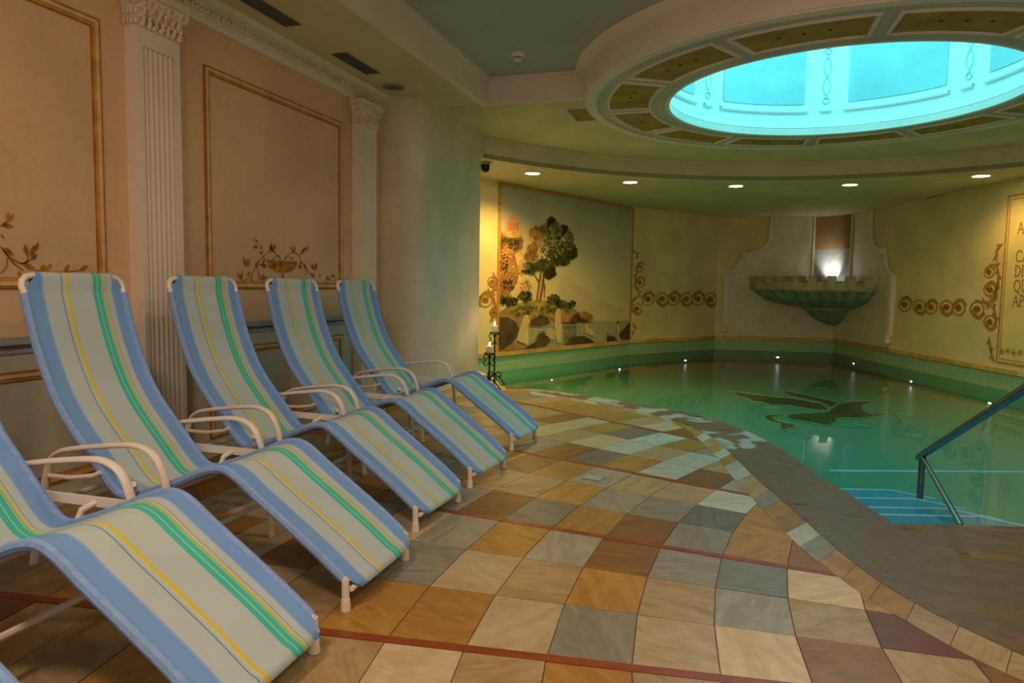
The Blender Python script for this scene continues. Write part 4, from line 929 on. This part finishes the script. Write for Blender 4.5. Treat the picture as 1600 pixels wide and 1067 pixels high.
# speaker, smoke detector, hatch, security camera
t = thing('ceiling_speaker', 'grey round speaker grille in left soffit before the pier', 'speaker', (-3.045, 5.86, Z_SOF))
mb = MB(); mb.lathe([(.085,0),(.105,-.002),(.102,-.01),(.085,-.01)], (-3.045,5.86), 28, zoff=Z_SOF); mb.build('ring', M['grey'], t, smooth='auto')
mb = MB(); mb.lathe([(0,-.012),(.05,-.011),(.086,-.006)], (-3.045,5.86), 28, zoff=Z_SOF); mb.build('grille', plain('speaker_grille', (120,112,96), .7, .3, 220), t, smooth=True)
q = gz(809, 84, Z_BLUE)
t = thing('smoke_detector', 'small white smoke detector on blue ceiling', 'smoke detector', (q.x, q.y, Z_BLUE))
mb = MB(); mb.lathe([(0,0),(.062,0),(.062,-.02),(.055,-.03),(.04,-.032)], (q.x, q.y), 20, zoff=Z_BLUE); mb.build('base', M['white'], t, smooth='auto')
mb = MB(); mb.lathe([(.036,-.03),(.036,-.045),(.042,-.047),(.036,-.058),(.0,-.062)], (q.x, q.y), 20, zoff=Z_BLUE); mb.build('sensor', M['white'], t, smooth='auto')
for k in range(8):
    a = k*.785; MB().box(q.x+.037*math.cos(a)-.005, q.x+.037*math.cos(a)+.005, q.y+.037*math.sin(a)-.005, q.y+.037*math.sin(a)+.005, Z_BLUE-.045, Z_BLUE-.032).build('sensor_slot', M['vent_dark'], t)
t = thing('access_hatch', 'small square framed hatch in soffit beside the skylight ring', 'hatch', (-1.585, 7.28, Z_SOF))
x0, x1, y0, y1 = -1.67, -1.50, 7.09, 7.49
mb = MB()
for r_ in ((x0-.02,x0,y0-.02,y1+.02),(x1,x1+.02,y0-.02,y1+.02),(x0,x1,y0-.02,y0),(x0,x1,y1,y1+.02)): mb.box(*r_, Z_SOF-.014, Z_SOF)
mb.build('frame', M['grey'], t); MB().box(x0, x1, y0, y1, Z_SOF-.006, Z_SOF).build('door', M['gold_panel'], t)
q = gz(758, 253, Z_LOW); 
t = thing('security_camera', 'black dome security camera on low ceiling beside the pier', 'camera', (q.x, q.y, Z_LOW))
mb = MB(); mb.lathe([(0,0),(.075,0),(.075,-.028),(.06,-.035),(0,-.035)], (q.x, q.y), 20, zoff=Z_LOW); mb.build('mount', M['grey'], t, smooth='auto')
mb = MB(); mb.lathe([(.058,-.035),(.06,-.07),(.05,-.105),(.03,-.125),(0,-.132)], (q.x, q.y), 20, zoff=Z_LOW); mb.build('dome', M['black'], t, smooth='auto')

# ================================================================== CANDLE STANDS
def candle_stand(x, y, h, lab, labc):
    t = thing('candle_stand', lab, 'candle stand', (x, y, .004)); 
    MB().tube([(x,y,.03),(x,y,h-.01)], .011, 8).build('stem', M['iron'], t, smooth='auto')
    mb = MB(); mb.lathe([(0,h-.012),(.06,h-.008),(.068,h+.004),(.06,h+.002),(0,h)], (x, y), 20); mb.build('tray', M['iron'], t, smooth='auto')
    def curl(z, s, rad, ang, up, name):
        pts = []
        for i in range(15):
            k = i/14; a = math.pi*1.7*k; r_ = rad*(1-.55*k); d = .012+rad*.9-r_*math.cos(a)*.9; zz = z+up*(r_*math.sin(a)*1.1)
            pts.append((x+d*math.cos(ang), y+d*math.sin(ang), zz))
        MB().tube(pts, s, 6).build(name, M['iron'], t, smooth=True)
    for k in range(4):
        ang = R(20+90*k); curl(h-.05, .006, .035, ang, 1, 'scroll'); curl(h-.11, .006, .035, ang, -1, 'scroll'); curl(.12, .007, .045, ang, 1, 'scroll')
        MB().tube([(x,y,.12),(x+.05*math.cos(ang),y+.05*math.sin(ang),.11),(x+.10*math.cos(ang),y+.10*math.sin(ang),.05),(x+.12*math.cos(ang),y+.12*math.sin(ang),.012),(x+.14*math.cos(ang),y+.14*math.sin(ang),.014)], .008, 6).build('leg', M['iron'], t, smooth=True)
    c = thing('candle', labc, 'candle', (x, y, h+.002))
    mb = MB(); mb.lathe([(0,0),(.036,0),(.037,.07),(.033,.078),(.02,.074),(0,.072)], (x, y), 20, zoff=h+.002); mb.build('wax', M['wax'], c, smooth='auto')
    MB().tube([(x,y,h+.073),(x+.002,y,h+.09)], .0025, 5).build('wick', M['iron'], c)
    mb = MB(); mb.lathe([(0,.084),(.008,.092),(.010,.102),(.006,.118),(0,.132)], (x, y), 10, zoff=h); mb.build('flame', M['flame'], c, smooth=True)
    lamp('flame_light', 'POINT', (x, y, h+.15), .7, (1,.6,.25), .02, parent=c)
q = gz(764, 609, 0); candle_stand(q.x, q.y, .425, 'short black wrought iron candle stand with scrolls at pool edge', 'lit cream pillar candle on the shorter iron stand')
q = gz(768.5, 603, 0); candle_stand(q.x, q.y+.08, .635, 'tall black wrought iron candle stand behind the shorter one', 'lit cream pillar candle on the taller iron stand')

# ================================================================== LOUNGERS (prototype: x from foot to head, y across, z up)
PROF = [(-.012,.112),(.03,.145),(.108,.205),(.243,.300),(.37,.388),(.45,.448),(.50,.472),(.545,.474),(.61,.456),(.745,.397),(.88,.345),(.955,.322),(.99,.32),(1.03,.336),(1.075,.378),(1.12,.43),(1.20,.52),(1.28,.615),(1.345,.715),(1.40,.835),(1.445,.965),(1.476,1.085),(1.489,1.14)]
TOP = [(1.485,1.11),(1.495,1.138)]
HW = .25
def lounger():
    root = empty('lounge_chair'); root['_world'] = 0
    def add(mb, name, mat, smooth='auto', parent=None):
        o = mb.build(name, mat, parent or root, smooth=smooth); o.location = (0, 0, 0); return o
    pr = [(p.x, p.y) for p in catmull([(a, b, 0) for a, b in PROF], 3)]
    # frame tube: both rails joined by the head bar
    side = lambda s: [(a, s*HW, b) for a, b in pr]
    head = [(1.495,HW+.004,1.158),(1.500,HW-.003,1.182),(1.504,HW-.022,1.199),(1.506,HW-.055,1.205),(1.507,HW-.085,1.205)]
    full = side(1) + head + [(a, -y, b) for a, y, b in head[::-1]] + side(-1)[::-1]
    add(MB().tube(full, .0135, 8), 'frame_tube', M['chairwhite'], True)
    # sling
    rows = []; n = 28
    ext = [(-.03,.082)]
    ring = [(a, b, HW-.002) for a, b in pr] + [(1.486,1.16,HW-.026),(1.487,1.188,HW-.055),(1.493,1.206,HW-.064),(1.507,1.212,HW-.066),(1.523,1.202,HW-.066),(1.526,1.165,HW-.05)]
    ring = [(-.058,.068,HW-.045),(-.035,.092,HW-.02)] + ring
    me = bpy.data.meshes.new('sling'); vs = []; fs = []; uvs = []
    for (a, b, hw) in ring:
        sag = .016 if hw > HW-.01 else .004
        for k in range(n+1):
            t = k/n; y = HW-.0-2*HW*t; y = max(-hw, min(hw, y)); vs.append((a, y, b+.012-sag*(1-(2*t-1)**2))); uvs.append(((HW-y)/(2*HW), a))
    for i in range(len(ring)-1):
        for k in range(n): fs.append((i*(n+1)+k, i*(n+1)+k+1, (i+1)*(n+1)+k+1, (i+1)*(n+1)+k))
    me.from_pydata(vs, [], fs); ul = me.uv_layers.new(name='UVMap')
    for p in me.polygons:
        p.use_smooth = True
        for li in p.loop_indices: ul.data[li].uv = uvs[me.loops[li].vertex_index]
    me.materials.append(M['sling']); sl = bpy.data.objects.new('sling', me); COL.objects.link(sl); sl.parent = root
    md = sl.modifiers.new('thickness', 'SOLIDIFY'); md.thickness = .004; md.offset = -1
    for s in (1, -1):
        hem = [(a, s*HW, b+.001) for a, b in pr[1:-1]]
        add(MB().tube(hem, .0175, 8), 'hem', M['hem'], 'auto', sl)
    # feet
    for s in (1, -1):
        ft = add(MB().tube([(-.012,s*HW,.118),(-.013,s*HW,.03)], .0145, 10), 'foot', M['chairwhite'])
        add(MB().lathe([(0,0),(.019,0),(.019,.012),(.0165,.045),(.0145,.047)], (-.013,s*HW), 12), 'foot_cap', M['chairwhite'], 'auto', ft)
    add(MB().tube([(-.03,HW-.01,.08),(-.03,-HW+.01,.08)], .011, 8), 'foot_bar', M['chairwhite'])
    # arm loops that run down as legs
    AP = [(.695,0),(.715,.2),(.735,.36),(.752,.44),(.785,.505),(.83,.536),(.90,.548),(1.05,.532),(1.20,.508),(1.265,.492),(1.31,.462),(1.335,.41),(1.36,.32),(1.40,.15),(1.435,0)]
    ap = [(p.x, p.y) for p in catmull([(a, b, 0) for a, b in AP], 4)]
    for s in (1, -1):
        y = s*(HW+.045); mb = MB(); vs = []
        # oval tube: wide across, thin in plane
        P = [Vector((a, y, b)) for a, b in ap]; k = 10
        for i, p in enumerate(P):
            d = (P[min(i+1,len(P)-1)]-P[max(i-1,0)]).normalized(); nrm = Vector((-d.z, 0, d.x))
            for q in range(k):
                t = 2*math.pi*q/k; vs.append(p + nrm*.0115*math.cos(t) + Vector((0,1,0))*.019*math.sin(t))
        fs = [(i*k+q, i*k+(q+1)%k, (i+1)*k+(q+1)%k, (i+1)*k+q) for i in range(len(P)-1) for q in range(k)] + [tuple(range(k)), tuple(range((len(P)-1)*k, len(P)*k))]
        mb.add(vs, fs); arm = add(mb, 'arm_loop', M['chairwhite'])
        if s < 0: add(MB().box(.745, 1.345, y-.006, y+.006, .375, .41), 'side_bar', M['chairwhite'], False)
        else: add(MB().tube([(1.345,y,.385),(1.22,y-.006,.385),(1.12,y-.02,.40),(1.09,y-.03,.415)], .010, 8), 'recline_bar', M['chairwhite'])
        add(MB().tube([(.90,y,.392),(.93,s*(HW+.01),.37),(.94,s*HW,.33)], .012, 8), 'seat_bracket', M['chairwhite'])
        add(MB().ball((1.355, y+s*.012, .36), .008, .006, .008, 8, 5), 'bolt', M['steel'], True, arm)
    add(MB().tube([(.93,HW,.325),(.94,HW-.02,.30),(.94,-HW+.02,.30),(.93,-HW,.325)], .013, 8), 'seat_bar', M['chairwhite'])
    add(MB().tube([(.71,HW+.045,.17),(.71,-HW-.045,.17)], .012, 8), 'stretcher', M['chairwhite'])
    add(MB().tube([(1.375,HW+.045,.26),(1.375,-HW-.045,.26)], .012, 8), 'rear_stretcher', M['chairwhite'])
    return root
proto = lounger()
def copy_tree(o, parent=None):
    c = o.copy(); COL.objects.link(c); c.parent = parent
    for ch in o.children: copy_tree(ch, c)
    return c
feet = [((-1.20,.55),(-1.22,1.06),2), ((-1.24,1.36),(-1.263,1.867),2), ((-1.288,2.145),(-1.356,2.657),1), ((-1.406,2.984),(-1.447,3.48),-2), ((-1.436,3.758),(-1.419,4.24),-5), ((-1.474,4.736),(-1.501,5.225),-4)]
LB = ['blue striped lounger outermost of the row, farthest from the pool wall', 'second blue striped lounger of the row, before the first wall panel', 'blue striped lounger in front of the wide fluted pilaster', 'blue striped lounger before the urn panel, beside the pilaster', 'blue striped lounger before the urn panel, second from the pier', 'blue striped lounger standing right beside the rounded pier']
for i, (l, r_, ang) in enumerate(feet):
    o = proto if i == 0 else copy_tree(proto)
    o.location = ((l[0]+r_[0])/2, (l[1]+r_[1])/2, .0025); o.rotation_euler = (0, 0, math.pi + R(ang)); tag(o, LB[i], 'lounge chair', 'striped loungers along the left wall')
for o in bpy.data.objects:
    if '_world' in o: del o['_world']
print('tiles', ntile)
